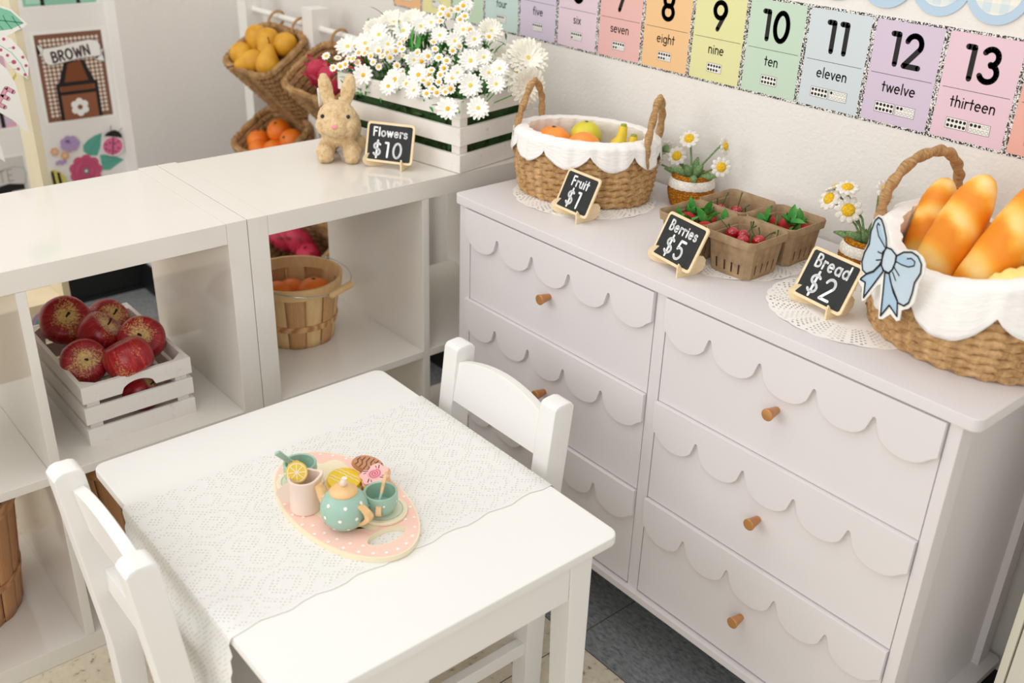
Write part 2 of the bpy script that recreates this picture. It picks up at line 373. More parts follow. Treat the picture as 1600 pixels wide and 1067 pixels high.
def chair(label, loc, rz):
    # local: seat front at -y, back posts at y = 0, width along x
    t = thing('child_chair', label, 'chair', loc, rz, "children's white chairs")
    w = .288; hz = .592; sx = .037; sy = .044
    for x in (-w/2, w/2-sx):
        b = MB()
        def F(a, c, h): return (h, c, a)
        # post profile in (z, y): straight below the seat, leaning back above it, rounded top
        prof = [(0, -.012), (.27, -.012), (hz-.008, .024), (hz-.002, .028), (hz, .034), (hz+.001, .052), (hz-.002, .060), (hz-.009, .0655), (.27, .032), (0, .026)]
        b.prism(prof, x, x+sx, F, bev=.0035); b.build('back_post', 'table', t)
    b = MB(); N = 14; top = []; bot = []
    for k in range(N+1):
        u = -1+2*k/N; top.append((u*(w/2-sx+.002), .0725+.021*(1-u*u)))
    pts = [(-(w/2-sx+.002), 0)]+[(w/2-sx+.002, 0)]+top[::-1]
    b.prism(pts, 0, .017, lambda a, c, h: (a, .0165+c*.16+h*.99, .492+c-h*.16), bev=.002); b.build('back_rail', 'table', t)
    MB().box(-w/2+sx-.002, w/2-sx+.002, 0, .016, .375, .415, .002, Matrix.Translation((0, .007, 0))).build('back_slat', 'table', t)
    MB().box(-w/2-.004, w/2+.004, -.255, -.012, .268, .286, .006).build('seat', 'table', t)
    for x in (-w/2, w/2-.032): MB().box(x, x+.032, -.25, -.218, 0, .268, .003).build('front_leg', 'table', t)
    for x in (-w/2+.008, w/2-.026): MB().box(x, x+.018, -.22, -.01, .1, .128, .002).build('stretcher', 'table', t)
    MB().box(-w/2+.03, w/2-.03, -.002, .016, .08, .108, .002).build('stretcher', 'table', t)
    for x in (-w/2+.008, w/2-.026): MB().box(x, x+.018, -.22, -.01, .225, .268, .001).build('seat_rail', 'table', t)
    return t
chair('low white wooden chair between the table and the scalloped dresser, back to the drawers', (.4475, .178, 0), 0)
chair('low white wooden chair at the lower left, behind the hanging lace', (.424, -.396, 0), pi)

# ------------------------------------------------------------------ lace runner
def lace_mat():
    t = NT('white_crochet_lace'); c = t.n('ShaderNodeTexCoord'); u, v, _ = t.sep(c.outputs['UV'])
    # u = metres across, v = metres along
    wob = t.n('ShaderNodeTexNoise'); wob.inputs['Scale'].default_value = 70; t.l(c.outputs['UV'], wob.inputs['Vector']); off = t.math('MULTIPLY', t.math('SUBTRACT', wob.outputs['Fac'], .5), .006); u = t.math('ADD', u, off); v = t.math('ADD', v, off)
    def hole(fu, fv, thr):
        a = t.math('SINE', t.math('MULTIPLY', u, fu)); b = t.math('SINE', t.math('MULTIPLY', v, fv)); return t.math('GREATER_THAN', t.math('MULTIPLY', a, b), thr)
    fine = hole(2*pi/.0075, 2*pi/.0085, .50)
    mp = t.n('ShaderNodeMapping'); mp.inputs['Scale'].default_value = (18, 14, 1); t.l(c.outputs['UV'], mp.inputs[0])
    wv = t.n('ShaderNodeTexVoronoi', feature='F1'); wv.inputs['Scale'].default_value = 1; wv.inputs['Randomness'].default_value = .35; t.l(mp.outputs[0], wv.inputs['Vector'])
    ring = t.math('SINE', t.math('MULTIPLY', wv.outputs['Distance'], 26)); band = t.math('GREATER_THAN', ring, -.15)
    h = t.math('MULTIPLY', fine, band)
    edge = t.math('GREATER_THAN', t.math('ABSOLUTE', u), .163); h = t.math('MULTIPLY', t.math('MULTIPLY', h, t.math('SUBTRACT', 1, edge)), .36)
    t.color((241, 240, 236)); t.set(.85)
    nz = t.n('ShaderNodeTexNoise'); nz.inputs['Scale'].default_value = 420; t.l(c.outputs['UV'], nz.inputs['Vector'])
    t.bump(t.math('ADD', t.math('MULTIPLY', fine, -1), nz.outputs['Fac']), .16, .0012)
    t.l(t.math('SUBTRACT', 1, h), t.b.inputs['Alpha'])
    tr = t.n('ShaderNodeBsdfTranslucent'); tr.inputs[0].default_value = lin((240, 239, 234)); mx = t.n('ShaderNodeMixShader'); mx.inputs[0].default_value = .12
    tp = t.n('ShaderNodeBsdfTransparent'); m2 = t.n('ShaderNodeMixShader'); t.l(h, m2.inputs[0])
    t.l(tr.outputs[0], m2.inputs[1]); t.l(tp.outputs[0], m2.inputs[2])
    t.l(t.b.outputs[0], mx.inputs[1]); t.l(m2.outputs[0], mx.inputs[2]); t.l(mx.outputs[0], t.t.nodes['Material Output'].inputs[0]); return t.m
M_['lace'] = lace_mat()
def runner():
    b = MB(); x0, x1 = .303, .643; xc = (x0+x1)/2; yA, yB, z = -.3727, .151, .5
    prof = []; n = 26
    for k in range(17): prof.append((yA-.003-.004*((16-k)/16)-.0012*sin(k*.8), z-.203+.2005*k/16))
    for k in range(n+1): prof.append((yA-.001+(yB-yA+.002)*k/n, z+.0011))
    for k in range(13): prof.append((yB+.004+.006*k/12, z-.0025-.16*k/12))
    s = [0]
    for p, q in zip(prof, prof[1:]): s.append(s[-1]+sqrt((p[0]-q[0])**2+(p[1]-q[1])**2))
    NU = 60; V = []
    for i in range(NU+1):
        u = (i/NU-.5)*(x1-x0); row = []
        for k, (y, zz) in enumerate(prof):
            e = (1 if i in (0, NU) else 0)*.0035*sin(s[k]*2*pi/.028)
            hang = max(0, z-zz); wv = .0028*sin(u*38+1)*min(1, hang*9) if y < 0 else .003*sin(u*30)*min(1, hang*9)
            zc = zz-(.006*abs(sin(u*pi/.034)) if k in (0, len(prof)-1) else 0)
            row.append((b.bm.verts.new((xc+u+e, y-wv if y < 0 else y+abs(wv), zc)), u, s[k]))
        V.append(row)
    for i in range(NU):
        for k in range(len(prof)-1):
            q = (V[i][k], V[i+1][k], V[i+1][k+1], V[i][k+1]); f = b.bm.faces.new([a[0] for a in q])
            for lp, a in zip(f.loops, q): lp[b.uv].uv = (a[1], a[2])
    o = b.build('lace_runner', 'lace', None, None)
    tag(o, 'white crochet lace runner draped over the low table and hanging down its left end', 'table runner')
runner()

M_['cabinet'] = noisy('ivory_cabinet_paint', (226, 220, 204), (231, 226, 212), 4, .4); M_['cabedge'] = flat('cream_edge_band', (228, 224, 204), .45)
def cabinet():
    t = thing('cabinet', 'ivory cabinet corner just showing at the bottom right of the dresser', 'cabinet', (1.182, .60, 0))
    MB().box(0, .45, .02, .19, 0, .74, .002).build('body', 'cabinet', t)
    MB().box(0, .012, 0, .02, 0, .74, .001).build('edge_strip', 'cabedge', t)
    d = MB().box(.0145, .44, .002, .02, .004, .735, .001).build('door', 'cabinet', t); MB().tube([(.40, .002, .3), (.40, -.02, .3)], .008, 12).build('knob', 'knob', d)
cabinet()

# ================================================================== number cards on the wall
CARDC = [(240, 190, 140), (235, 228, 165), (196, 218, 190), (200, 219, 214), (214, 200, 220), (228, 205, 216), (233, 184, 178), (240, 196, 144), (226, 224, 164), (196, 218, 196), (208, 218, 222), (213, 196, 216), (231, 200, 212), (236, 178, 164)]
WORD = 'one two three four five six seven eight nine ten eleven twelve thirteen fourteen'.split()
CNAME = ['orange', 'yellow', 'green', 'teal', 'lilac', 'pale pink', 'coral pink', 'orange', 'yellow', 'mint green', 'pale blue', 'lavender', 'pink', 'coral']
def speckle():
    t = NT('black_white_speckle'); f = t.noise(t.coord('Object'), 420, 2, .5); t.color(t.ramp(f, [(.49, (24, 24, 24)), (.52, (236, 234, 228))])); return t.set(.6)
M_['speckle'] = speckle()
def number_cards():
    w, zb, hc, y = .1249, .974, .168, .7962; xr = .5351
    for n in range(1, 15):
        x0 = xr+w*(n-11)-0.0
        x0 = xr+w*(n-10)-w
        cm = flat('card_stock_%s' % CNAME[n-1].replace(' ', '_'), CARDC[n-1], .55)
        b = MB(); b.box(x0+.0004, x0+w-.0004, y, y+.0006, zb, zb+hc)
        def F(a, c, off=.0002): return (a, y-off, c)
        b.mi = 1; e = .0042
        for p in ([(x0+.0004, zb), (x0+w-.0004, zb), (x0+w-.0004, zb+e), (x0+.0004, zb+e)], [(x0+.0004, zb+hc-e), (x0+w-.0004, zb+hc-e), (x0+w-.0004, zb+hc), (x0+.0004, zb+hc)],
                  [(x0+.0004, zb+e), (x0+e, zb+e), (x0+e, zb+hc-e), (x0+.0004, zb+hc-e)], [(x0+w-e, zb+e), (x0+w-.0004, zb+e), (x0+w-.0004, zb+hc-e), (x0+w-e, zb+hc-e)]):
            b.face([F(*q) for q in p])
        b.mi = 2; xc = x0+w/2
        text(b, str(n), xc, 1.0725, .0475, .0088, F, .16)
        b.face([F(*q) for q in [(x0+.009, 1.0547), (x0+w-.009, 1.0547), (x0+w-.009, 1.0554), (x0+.009, 1.0554)]])
        text(b, WORD[n-1], xc, 1.028, .0165, .0022, F, .14)
        fr = [xc-.0185, xc+.0185] if n > 10 else [xc]
        for k, fx in enumerate(fr):
            cnt = min(10, n) if k == 0 else n-10
            hw, zc, hh = .017, 1.0025, .0082
            b.mi = 3; b.face([F(fx-hw, zc-hh, .00025), F(fx+hw, zc-hh, .00025), F(fx+hw, zc+hh, .00025), F(fx-hw, zc+hh, .00025)])
            b.mi = 2
            b.stroke([(fx-hw, zc-hh), (fx+hw, zc-hh), (fx+hw, zc+hh), (fx-hw, zc+hh)], .0005, lambda a, c: F(a, c, .0003), 4, True)
            for q in range(10):
                cx, cz = fx-hw+.004+(q % 5)*(2*hw-.008)/4, zc+(.0038 if q < 5 else -.0038)
                if q < cnt: b.disc2((cx, cz), .0025, lambda a, c: F(a, c, .0003), 12)
                else: b.stroke(arc(cx, cz, .0024, .0024, 0, 330, 11), .0004, lambda a, c: F(a, c, .0003), 4, True)
        o = b.build('number_card', [cm, 'speckle', 'black', 'paperw'], None, None, weld=0)
        tag(o, '%s wall card with the number %d and the word %s' % (CNAME[n-1], n, WORD[n-1]), 'number card', 'number cards along the wall')
number_cards()
def gingham(name, a, b_, c, s):
    t = NT(name); v = t.coord('Object'); x, y, z = t.sep(v)
    f = lambda q: t.math('GREATER_THAN', t.math('FRACT', t.math('ADD', t.math('MULTIPLY', q, s), 50)), .5)
    sm = t.math('MULTIPLY', t.math('ADD', f(x), f(z)), .5); t.color(t.ramp(sm, [(.2, a), (.5, b_), (.9, c)], 'CONSTANT')); return t.set(.6)
M_['gingham'] = gingham('blue_gingham_paper', (240, 236, 224), (224, 230, 226), (208, 222, 226), 38)
M_['skyblue'] = flat('powder_blue_card', (184, 208, 228), .55)
def border():
    b = MB(); y = .7955; p0 = .0895; xs = .58
    for n in range(8):
        cx = xs+p0*n; r = .049
        b.mi = 0; b.prism(arc(cx, 1.203, r, r, 180, 360, 16)+[(cx+r, 1.30), (cx-r, 1.30)], y-.0012*(n % 2)-.0008, y-.0012*(n % 2)+.0002, lambda a, c, h: (a, h, c))
        b.mi = 1; b.poly(arc(cx, 1.205, r-.0115, r-.0115, 180, 360, 16)+[(cx+r-.0115, 1.30), (cx-r+.0115, 1.30)], lambda a, c: (a, y-.0012*(n % 2)-.0011, c))
    tag(b.build('scalloped_border', ['skyblue', 'gingham'], None, 30), 'powder blue scalloped paper border with gingham centres, high on the right wall', 'wall border')
border()

# ================================================================== posters and cut-outs at the back
BW_OUT=[(-0.0471,0.0617),(-0.0393,0.0627),(-0.0306,0.0566),(-0.0229,0.0443),(-0.0162,0.0307),(-0.0042,0.0285),(0.0043,0.0301),(0.0179,0.0364),(0.03,0.0394),(0.0438,0.0361),(0.0512,0.0292),(0.0538,0.0171),(0.0478,0.0014),(0.0481,-0.0068),(0.0477,-0.0273),(0.0402,-0.0391),(0.029,-0.0466),(0.0299,-0.0611),(0.0251,-0.0641),(0.0122,-0.0593),(-0.0002,-0.0729),(-0.0071,-0.0751),(-0.0101,-0.0613),(-0.0159,-0.0266),(-0.0217,-0.0308),(-0.0395,-0.0615),(-0.0448,-0.0647),(-0.0493,-0.0459),(-0.0582,-0.0406),(-0.0587,-0.0354),(-0.0532,-0.026),(-0.0594,-0.0214),(-0.061,-0.0114),(-0.0589,0.007),(-0.0544,0.0208),(-0.0551,0.036),(-0.0537,0.0519)]
BW_LL=[(-0.0442,0.0598),(-0.0382,0.0589),(-0.0313,0.0513),(-0.0228,0.0376),(-0.0186,0.0248),(-0.0237,0.0169),(-0.0223,0.0055),(-0.0251,-0.0026),(-0.0335,-0.0146),(-0.0455,-0.0233),(-0.0539,-0.021),(-0.0584,-0.0104),(-0.0569,0.0042),(-0.0513,0.0185),(-0.0529,0.0368),(-0.0494,0.0533)]
BW_LI=[(-0.0427,0.052),(-0.0348,0.0433),(-0.0265,0.0345),(-0.0201,0.0242),(-0.0323,0.0307),(-0.0403,0.038),(-0.0446,0.0466)]
BW_LT=[(-0.0527,-0.0321),(-0.0453,-0.0237),(-0.0333,-0.0154),(-0.0224,0.0002),(-0.0156,-0.0074),(-0.0269,-0.0294),(-0.0417,-0.058),(-0.0444,-0.0358),(-0.0547,-0.0356)]
BW_K=[(-0.0182,0.0258),(-0.0093,0.0266),(0.001,0.0221),(0.0019,0.0115),(-0.0005,0.0003),(-0.0056,-0.006),(-0.0147,-0.0062),(-0.0209,-0.0009),(-0.0219,0.009),(-0.021,0.0196)]
BW_RL=[(0.0023,0.0218),(0.0129,0.0309),(0.0267,0.0361),(0.0379,0.0346),(0.0465,0.0273),(0.0485,0.015),(0.0421,-0.001),(0.0422,-0.0161),(0.0399,-0.0306),(0.0332,-0.0379),(0.0221,-0.0384),(0.01,-0.028),(0.0004,-0.0147),(-0.0045,-0.0056),(0.0003,0.0015),(0.0025,0.0134)]
BW_RI=[(0.0025,0.021),(0.014,0.0271),(0.0269,0.0279),(0.0351,0.0261),(0.0356,0.0206),(0.0263,0.0152),(0.0114,0.0135),(0.0032,0.0146)]
BW_RT=[(-0.0124,-0.0079),(-0.0043,-0.0063),(0.0043,-0.02),(0.0202,-0.0357),(0.0253,-0.057),(0.0078,-0.0481),(-0.0036,-0.0691),(-0.0076,-0.0389)]
BW_S0=[(-0.0324,0.0145),(-0.0231,0.0146)]
BW_S1=[(-0.0323,0.0021),(-0.0231,0.0065)]
BW_S2=[(0.0014,-0.0023),(0.0096,-0.011)]
BW_S3=[(0.0026,0.005),(0.0137,-0.0021)]
BW_S4=[(0.0213,0.0249),(0.028,0.028),(0.0351,0.0261),(0.0352,0.0204),(0.0263,0.0152),(0.0136,0.0136),(0.0041,0.014)]
BW_S5=[(-0.044,0.0468),(-0.0427,0.052),(-0.0391,0.0502)]
BW_S6=[(-0.044,0.0468),(-0.0373,0.0357),(-0.0201,0.0242)]
P_FR=[(0.1353,0.8287),(0.3263,0.8284),(0.324,0.5775),(0.1342,0.5791)]
P_PAPER=[(0.1253,0.8382),(0.3406,0.8386),(0.3353,0.57),(0.1265,0.5708)]
P_IN=[(0.1463,0.8165),(0.3158,0.8147),(0.3148,0.5906),(0.1436,0.5911)]
P_BAN=[(0.1536,0.7905),(0.1954,0.7931),(0.2428,0.8009),(0.2849,0.8052),(0.3093,0.8002),(0.3156,0.7858),(0.3138,0.7554),(0.2519,0.7547),(0.2011,0.7463),(0.1626,0.7422),(0.1524,0.7528),(0.1482,0.7748)]
P_BANL=[(0.1375,0.804),(0.1527,0.7932),(0.1534,0.7662),(0.1387,0.7731),(0.145,0.7792)]
P_BANR=[(0.3169,0.776),(0.3235,0.7725),(0.3178,0.7633),(0.3225,0.7376),(0.2953,0.7461),(0.311,0.7557)]
P_TIP=[(0.2156,0.7433),(0.2522,0.7478),(0.2739,0.6809),(0.1932,0.682)]
P_COL=[(0.1874,0.68),(0.2823,0.6799),(0.2821,0.6514),(0.1875,0.6561)]
P_BODY=[(0.1875,0.6561),(0.2821,0.6514),(0.281,0.5791),(0.1818,0.58)]
P_TXT=[(0.1664,0.7486),(0.2926,0.7645),(0.1696,0.7754),(0.2943,0.7933)]
P_FL=[(0.2307,0.6135),(0.2596,0.6169),(0.235,0.6402)]
D_LB=[(0.3071,0.4835),(0.3395,0.4829),(0.3029,0.4557)]
D_LH=[(0.2857,0.5183),(0.2935,0.5261),(0.3053,0.531),(0.3188,0.5324),(0.3312,0.526),(0.3385,0.5148),(0.3392,0.5045),(0.3113,0.5122)]
D_LEAF1=[(0.2826,0.5266),(0.2718,0.4846),(0.2592,0.4595),(0.2336,0.4637),(0.2198,0.4795),(0.2216,0.4971),(0.2366,0.5103),(0.2601,0.5222)]
D_LEAF2=[(0.266,0.4607),(0.294,0.456),(0.3173,0.4464),(0.338,0.4338),(0.316,0.4225),(0.2915,0.4094),(0.2694,0.4109),(0.2669,0.4377)]
D_ROSE=[(0.2178,0.4189),(0.2681,0.4169),(0.2257,0.4684)]
D_PUR=[(0.1831,0.5098),(0.2104,0.5077),(0.1866,0.5312)]
D_PUR2=[(0.1479,0.4569),(0.1604,0.4558),(0.1496,0.4666)]
D_O1=[(0.1352,0.4932),(0.1474,0.4913),(0.1372,0.505)]
D_O2=[(0.162,0.4778),(0.1714,0.4774),(0.1636,0.4875)]
D_BEE=[(0.1125,0.4396),(0.1234,0.4422),(0.142,0.4277),(0.1522,0.4124),(0.1527,0.3897),(0.1343,0.3817),(0.1112,0.3951)]
D_ANT=[(0.3078,0.5329),(0.3088,0.5472),(0.3335,0.5268),(0.3415,0.5357)]
D_SEAM=[(0.3143,0.5095),(0.3002,0.4596)]
M_MINT=[(0.1146,0.9549),(0.3313,0.9662),(0.3215,0.9022),(0.1193,0.9019)]
M_MINT_IN=[(0.131,0.9538),(0.3214,0.952),(0.3171,0.9075),(0.1251,0.9073)]
M_BLK1=[(0.1715,0.9321),(0.1825,0.9313),(0.1804,0.9048),(0.1707,0.9055)]
M_BLK2=[(0.2662,0.9258),(0.2762,0.9252),(0.2756,0.9054),(0.2654,0.9051)]
L_PAP=[(-0.0169,0.643),(0.0576,0.6537),(0.0543,0.5811),(-0.0312,0.5676)]
L_BLK=[(0.0036,0.6248),(0.0178,0.6229),(0.0155,0.5789),(0.0034,0.5771)]
W_PAP=[(-0.0532,0.5028),(0.052,0.4987),(0.0498,0.3864),(-0.0741,0.3935)]
W_BAN=[(-0.0475,0.4564),(0.0137,0.4673),(0.0424,0.4595),(0.047,0.4423),(0.0388,0.4107),(-0.0052,0.4188),(-0.056,0.4119)]
W_TXT=[(-0.0292,0.4232),(0.0084,0.4245),(-0.0228,0.4574),(0.0118,0.4567)]
LF_OUT=[(-0.054,1.0502),(-0.0151,1.044),(0.0039,1.0357),(0.0295,1.0048),(0.0177,0.9976),(-0.0159,0.9846),(-0.0596,0.9868)]
LF_IN=[(-0.0488,1.043),(-0.0158,1.0399),(0.0015,1.0324),(0.0229,1.0068),(-0.0031,0.9976),(-0.0514,0.9948)]
LB_OUT=[(-0.0434,1.0011),(-0.0247,0.9925),(-0.0066,0.9785),(0.0098,0.9536),(0.0175,0.9273),(0.0108,0.8956),(-0.0083,0.9118),(-0.0222,0.9315),(-0.0298,0.9467),(-0.052,0.9561)]
PN_OUT=[(-0.0526,0.9526),(-0.0276,0.9212),(-0.0168,0.8944),(-0.0119,0.8529),(-0.0068,0.7843),(-0.036,0.8184),(-0.0722,0.8496)]
PN_E=[(-0.0461,0.8869),(-0.0299,0.8515),(-0.0423,0.8419),(-0.0583,0.8773)]
PN2=[(-0.0826,0.795),(-0.0663,0.7696),(-0.0636,0.7304),(-0.0897,0.758)]
LB_DOTS=[(-0.0216,0.9798),(-0.0063,0.9613),(-0.0309,0.9594),(-0.0203,0.9476),(-0.0107,0.9332),(0.0083,0.941),(0.0115,0.9236),(-0.0046,0.9187),(0.0065,0.9057)]
LB_STEM=[(-0.0353,0.9722),(-0.0115,0.9521),(0.0019,0.929),(0.0106,0.8986)]
LB_S2=[(-0.0218,0.962),(-0.0063,0.9613)]
YEL=[(-0.0257,0.8936),(-0.01,0.912),(-0.0096,0.9046),(-0.0168,0.8944)]
for nm, c in dict(brown=(126, 84, 62), crayon=(122, 66, 30), crayon2=(140, 86, 56), bcream=(228, 214, 198), teal=(92, 168, 150), teal2=(78, 150, 136), rose=(206, 88, 124), rose2=(186, 66, 104), lady=(220, 110, 150), ladyspot=(150, 50, 84), purple=(178, 150, 192), purple2=(124, 98, 146), peach=(236, 190, 150), peach2=(220, 160, 110), yellowp=(214, 200, 96), mint=(176, 218, 198), mintd=(140, 196, 172), lavp=(206, 186, 204), greyp=(206, 202, 196), greyl=(150, 146, 140), pink=(232, 170, 186), pinkd=(190, 104, 132), leaf=(132, 200, 168), leafd=(44, 132, 96), white=(246, 244, 238), mauve=(84, 60, 66), berry=(196, 84, 118)).items():
    M_['p_'+nm] = flat('print_'+nm, c, .6)
def printer(X, mats):
    idx = {m: i for i, m in enumerate(mats)}; b = MB(); st = [0]
    def layer(): st[0] += 1; L = st[0]*.00018; return lambda a, c: (X+L, a, c)
    def P(m, pts): b.mi = idx[m]; b.poly(pts, layer())
    def S(m, pts, w, closed=False): b.mi = idx[m]; b.stroke(pts, w, layer(), 8, closed)
    def D(m, c, r, ry=None): b.mi = idx[m]; b.disc2(c, r, layer(), 18, ry)
    return b, P, S, D, mats, layer, idx
def rect(a, c, e, f): return [(a, c), (e, c), (e, f), (a, f)]
def crayon_poster():
    mats = ['p_brown', 'p_bcream', 'paperw', 'p_crayon', 'p_crayon2', 'black', 'p_mauve']
    b, P, S, D, m, layer, idx = printer(-1.5515, mats)
    b.mi = 2; b.prism([P_PAPER[i] for i in range(4)], -1.5519, -1.5515, lambda a, c, h: (h, a, c))
    P('p_brown', rect(.1345, .5785, .325, .8287)); F = layer(); b.mi = idx['p_bcream']
    nx, nz = 14, 19; dx, dz = .1715/nx, .2265/nz
    for i in range(nx):
        for j in range(nz): b.disc2((.1440+dx*(i+.5), .5905+dz*(j+.5)), dx*.40, F, 8)
    P('black', [(P_TIP[0][0]-.010, P_TIP[0][1]+.004), (P_TIP[1][0]+.010, P_TIP[1][1]+.002), (P_TIP[2][0]+.012, .686), (.2935, .686), (.2935, .5785), (.1725, .5785), (.1725, .686), (P_TIP[3][0]-.012, .686)])
    P('p_crayon', [P_TIP[0], P_TIP[1], (.268, .689), (.198, .689)]); P('p_crayon2', rect(.1825, .6625, .2835, .677)); P('p_crayon', rect(.1865, .664, .2795, .6755))
    P('p_crayon2', rect(.1825, .5785, .2835, .6525))
    c = P_FL[0]
    for k in range(6): D('paperw', (c[0]+.0165*cos(k*pi/3+.5), c[1]+.0165*sin(k*pi/3+.5)), .0105)
    D('paperw', c, .014); D('p_crayon2', c, .0075)
    for q in (P_BANL, P_BANR): P('paperw', q); S('p_mauve', q, .0012, True)
    P('paperw', P_BAN); S('p_mauve', P_BAN, .0012, True)
    b.mi = idx['p_mauve']; F = layer(); x0, z0 = P_TXT[0]; ux, uz = P_TXT[1][0]-x0, P_TXT[1][1]-z0
    L = sqrt(ux*ux+uz*uz); ux, uz = ux/L, uz/L
    text(b, 'BROWN', L/2, 0, .0275, .0055, lambda a, q: F(x0+a*ux-q*uz, z0+a*uz+q*ux), .16)
    tag(b.build('crayon_poster', m, None, None, weld=0), 'brown gingham poster of a crayon under a banner reading BROWN', 'poster')
crayon_poster()
def mint_poster():
    b, P, S, D, m, layer, idx = printer(-1.5515, ['paperw', 'p_mint', 'p_mintd', 'black'])
    b.mi = 0; b.prism(rect(.112, .9015, .335, 1.16), -1.5519, -1.5515, lambda a, c, h: (h, a, c))
    P('p_mintd', rect(.122, .907, .325, 1.15)); P('p_mint', rect(.13, .914, .317, 1.142)); P('black', rect(.169, .907, .279, 1.03)); P('p_mintd', rect(.18, .907, .268, 1.02))
    tag(b.build('crayon_poster', m, None, None, weld=0), 'mint green poster above the brown crayon poster, only its bottom edge showing', 'poster')
    b, P, S, D, m, layer, idx = printer(-1.5515, ['paperw', 'p_lavp', 'p_pink', 'black'])
    b.mi = 0; b.prism(rect(-.16, .572, .0565, .84), -1.5519, -1.5515, lambda a, c, h: (h, a, c))
    P('p_pink', rect(-.15, .582, .0465, .83)); P('p_lavp', rect(-.142, .59, .0385, .822)); P('black', rect(-.09, .582, .0165, .70)); P('p_lavp', rect(-.08, .582, .0055, .69))
    tag(b.build('crayon_poster', m, None, None, weld=0), 'lavender poster behind the paper bunting at the left edge', 'poster')
    b, P, S, D, m, layer, idx = printer(-1.5515, ['paperw', 'p_greyp', 'p_greyl', 'black'])
    b.mi = 0; b.prism(rect(-.15, .27, .0545, .503), -1.5519, -1.5515, lambda a, c, h: (h, a, c))
    P('p_greyp', rect(-.142, .28, .0465, .495))
    P('black', rect(-.01, .395, .036, .43)); P('black', [(-.05, .38), (-.02, .38), (-.0, .42), (-.03, .42)])
    P('p_greyp', W_BAN); S('p_greyl', W_BAN, .0014, True); P('black', rect(-.09, .28, -.08, .4)); P('black', rect(-.012, .28, -.002, .4))
    b.mi = idx['p_greyl']; F = layer(); text(b, 'WHITE', -.045, .4225, .034, .0022, lambda a, q: F(a, q+.08*(a+.045)), .16)
    tag(b.build('crayon_poster', m, None, None, weld=0), 'grey poster with a banner reading WHITE, low at the left edge', 'poster')
mint_poster()
def flower_decal():
    b, P, S, D, m, layer, idx = printer(-1.5518, ['p_white', 'p_teal', 'p_teal2', 'p_rose', 'p_rose2', 'p_lady', 'p_ladyspot', 'black', 'p_purple', 'p_purple2', 'p_peach', 'p_peach2', 'p_yellowp', 'greydot'])
    for q in (D_LEAF1, D_LEAF2): P('p_teal', q)
    S('p_teal2', [(.235, .468), (.276, .52)], .0016); S('p_teal2', [(.268, .435), (.33, .4345)], .0016)
    c = D_ROSE[0]
    for k in range(9): D('p_rose', (c[0]+.034*cos(k*.7), c[1]+.034*sin(k*.7)), .0165)
    D('p_rose', c, .042)
    for r in (.036, .027, .019): S('p_rose2', arc(c[0], c[1], r, r, 20*r*1000 % 360, 20*r*1000 % 360+290, 22), .0022)
    D('p_rose2', c, .012); D('greydot', c, .0095); D('p_white', c, .004)
    c = D_PUR[0]
    for k in range(7): D('p_purple', (c[0]+.017*cos(k*.9), c[1]+.013*sin(k*.9)), .012)
    D('p_purple2', (c[0]-.006, c[1]+.008), .007, .005)
    c = D_PUR2[0]
    for k in range(4): D('p_purple', (c[0]-.01+.007*k, c[1]+.003*(k % 2)), .006)
    for c in (D_O1[0], D_O2[0]):
        for k in range(6): D('p_peach2', (c[0]+.0085*cos(k*pi/3), c[1]+.0085*sin(k*pi/3)), .0042)
        D('p_peach', c, .007)
    lc = D_LB[0]; D('p_white', lc, .034, .031); D('p_lady', lc, .031, .028)
    P('black', D_LH); S('black', [(.3115, .51), (.303, .4565)], .003)
    for dx, dz in ((-.02, .008), (-.012, -.012), (-.022, -.006), (.008, .008), (.018, .012), (.016, -.008), (.006, -.018), (-.008, .012)): D('p_ladyspot', (lc[0]+dx, lc[1]+dz), .0032)
    S('black', D_ANT[:2], .0018); S('black', D_ANT[2:], .0018)
    P('p_yellowp', D_BEE)
    for dx in (.0, .017): P('black', [(D_BEE[0][0]+dx, .436-dx*.3), (D_BEE[0][0]+dx+.008, .437-dx*.3), (D_BEE[0][0]+dx+.011, .39), (D_BEE[0][0]+dx+.002, .388)])
    tag(b.build('flower_decal', m, None, None, weld=0), 'wall decal of a pink rose with teal leaves, ladybug and bee', 'wall decal')
M_['greydot'] = flat('print_grey', (128, 122, 124), .6)
flower_decal()
M_['stallwood'] = noisy('cream_painted_stall_wood', (214, 202, 168), (222, 211, 180), 6, .5)
M_['stallside'] = noisy('pale_plywood_panel', (224, 206, 172), (232, 216, 186), 14, .55, stretch=(1, 1, 5))
def stall():
    t = thing('stall_frame', 'cream wooden stall frame with a tall post standing behind the left shelving unit', 'stall')
    MB().box(-.80, -.70, -.137, -.121, 0, 1.55, .001).build('post', 'stallwood', t)
    MB().box(-.80, -.70, -.70, -.137, 0, .395, .001).build('side_board', 'stallside', t)
    b = MB()
    for k, (r, mt) in enumerate(((.034, 0), (.024, 1), (.014, 2))):
        b.mi = mt; b.disc2((-.185, .345), r, lambda a, c: (-.6995+.0002*k, a, c), 20)
    b.build('daisy_decal', ['p_purple', 'p_teal', 'p_peach'], t, None, weld=0)
    MB().tube([(-.7, -.129, .445), (-.6985, -.129, .445)], .005, 12).build('screw', 'greydot', t)
stall()
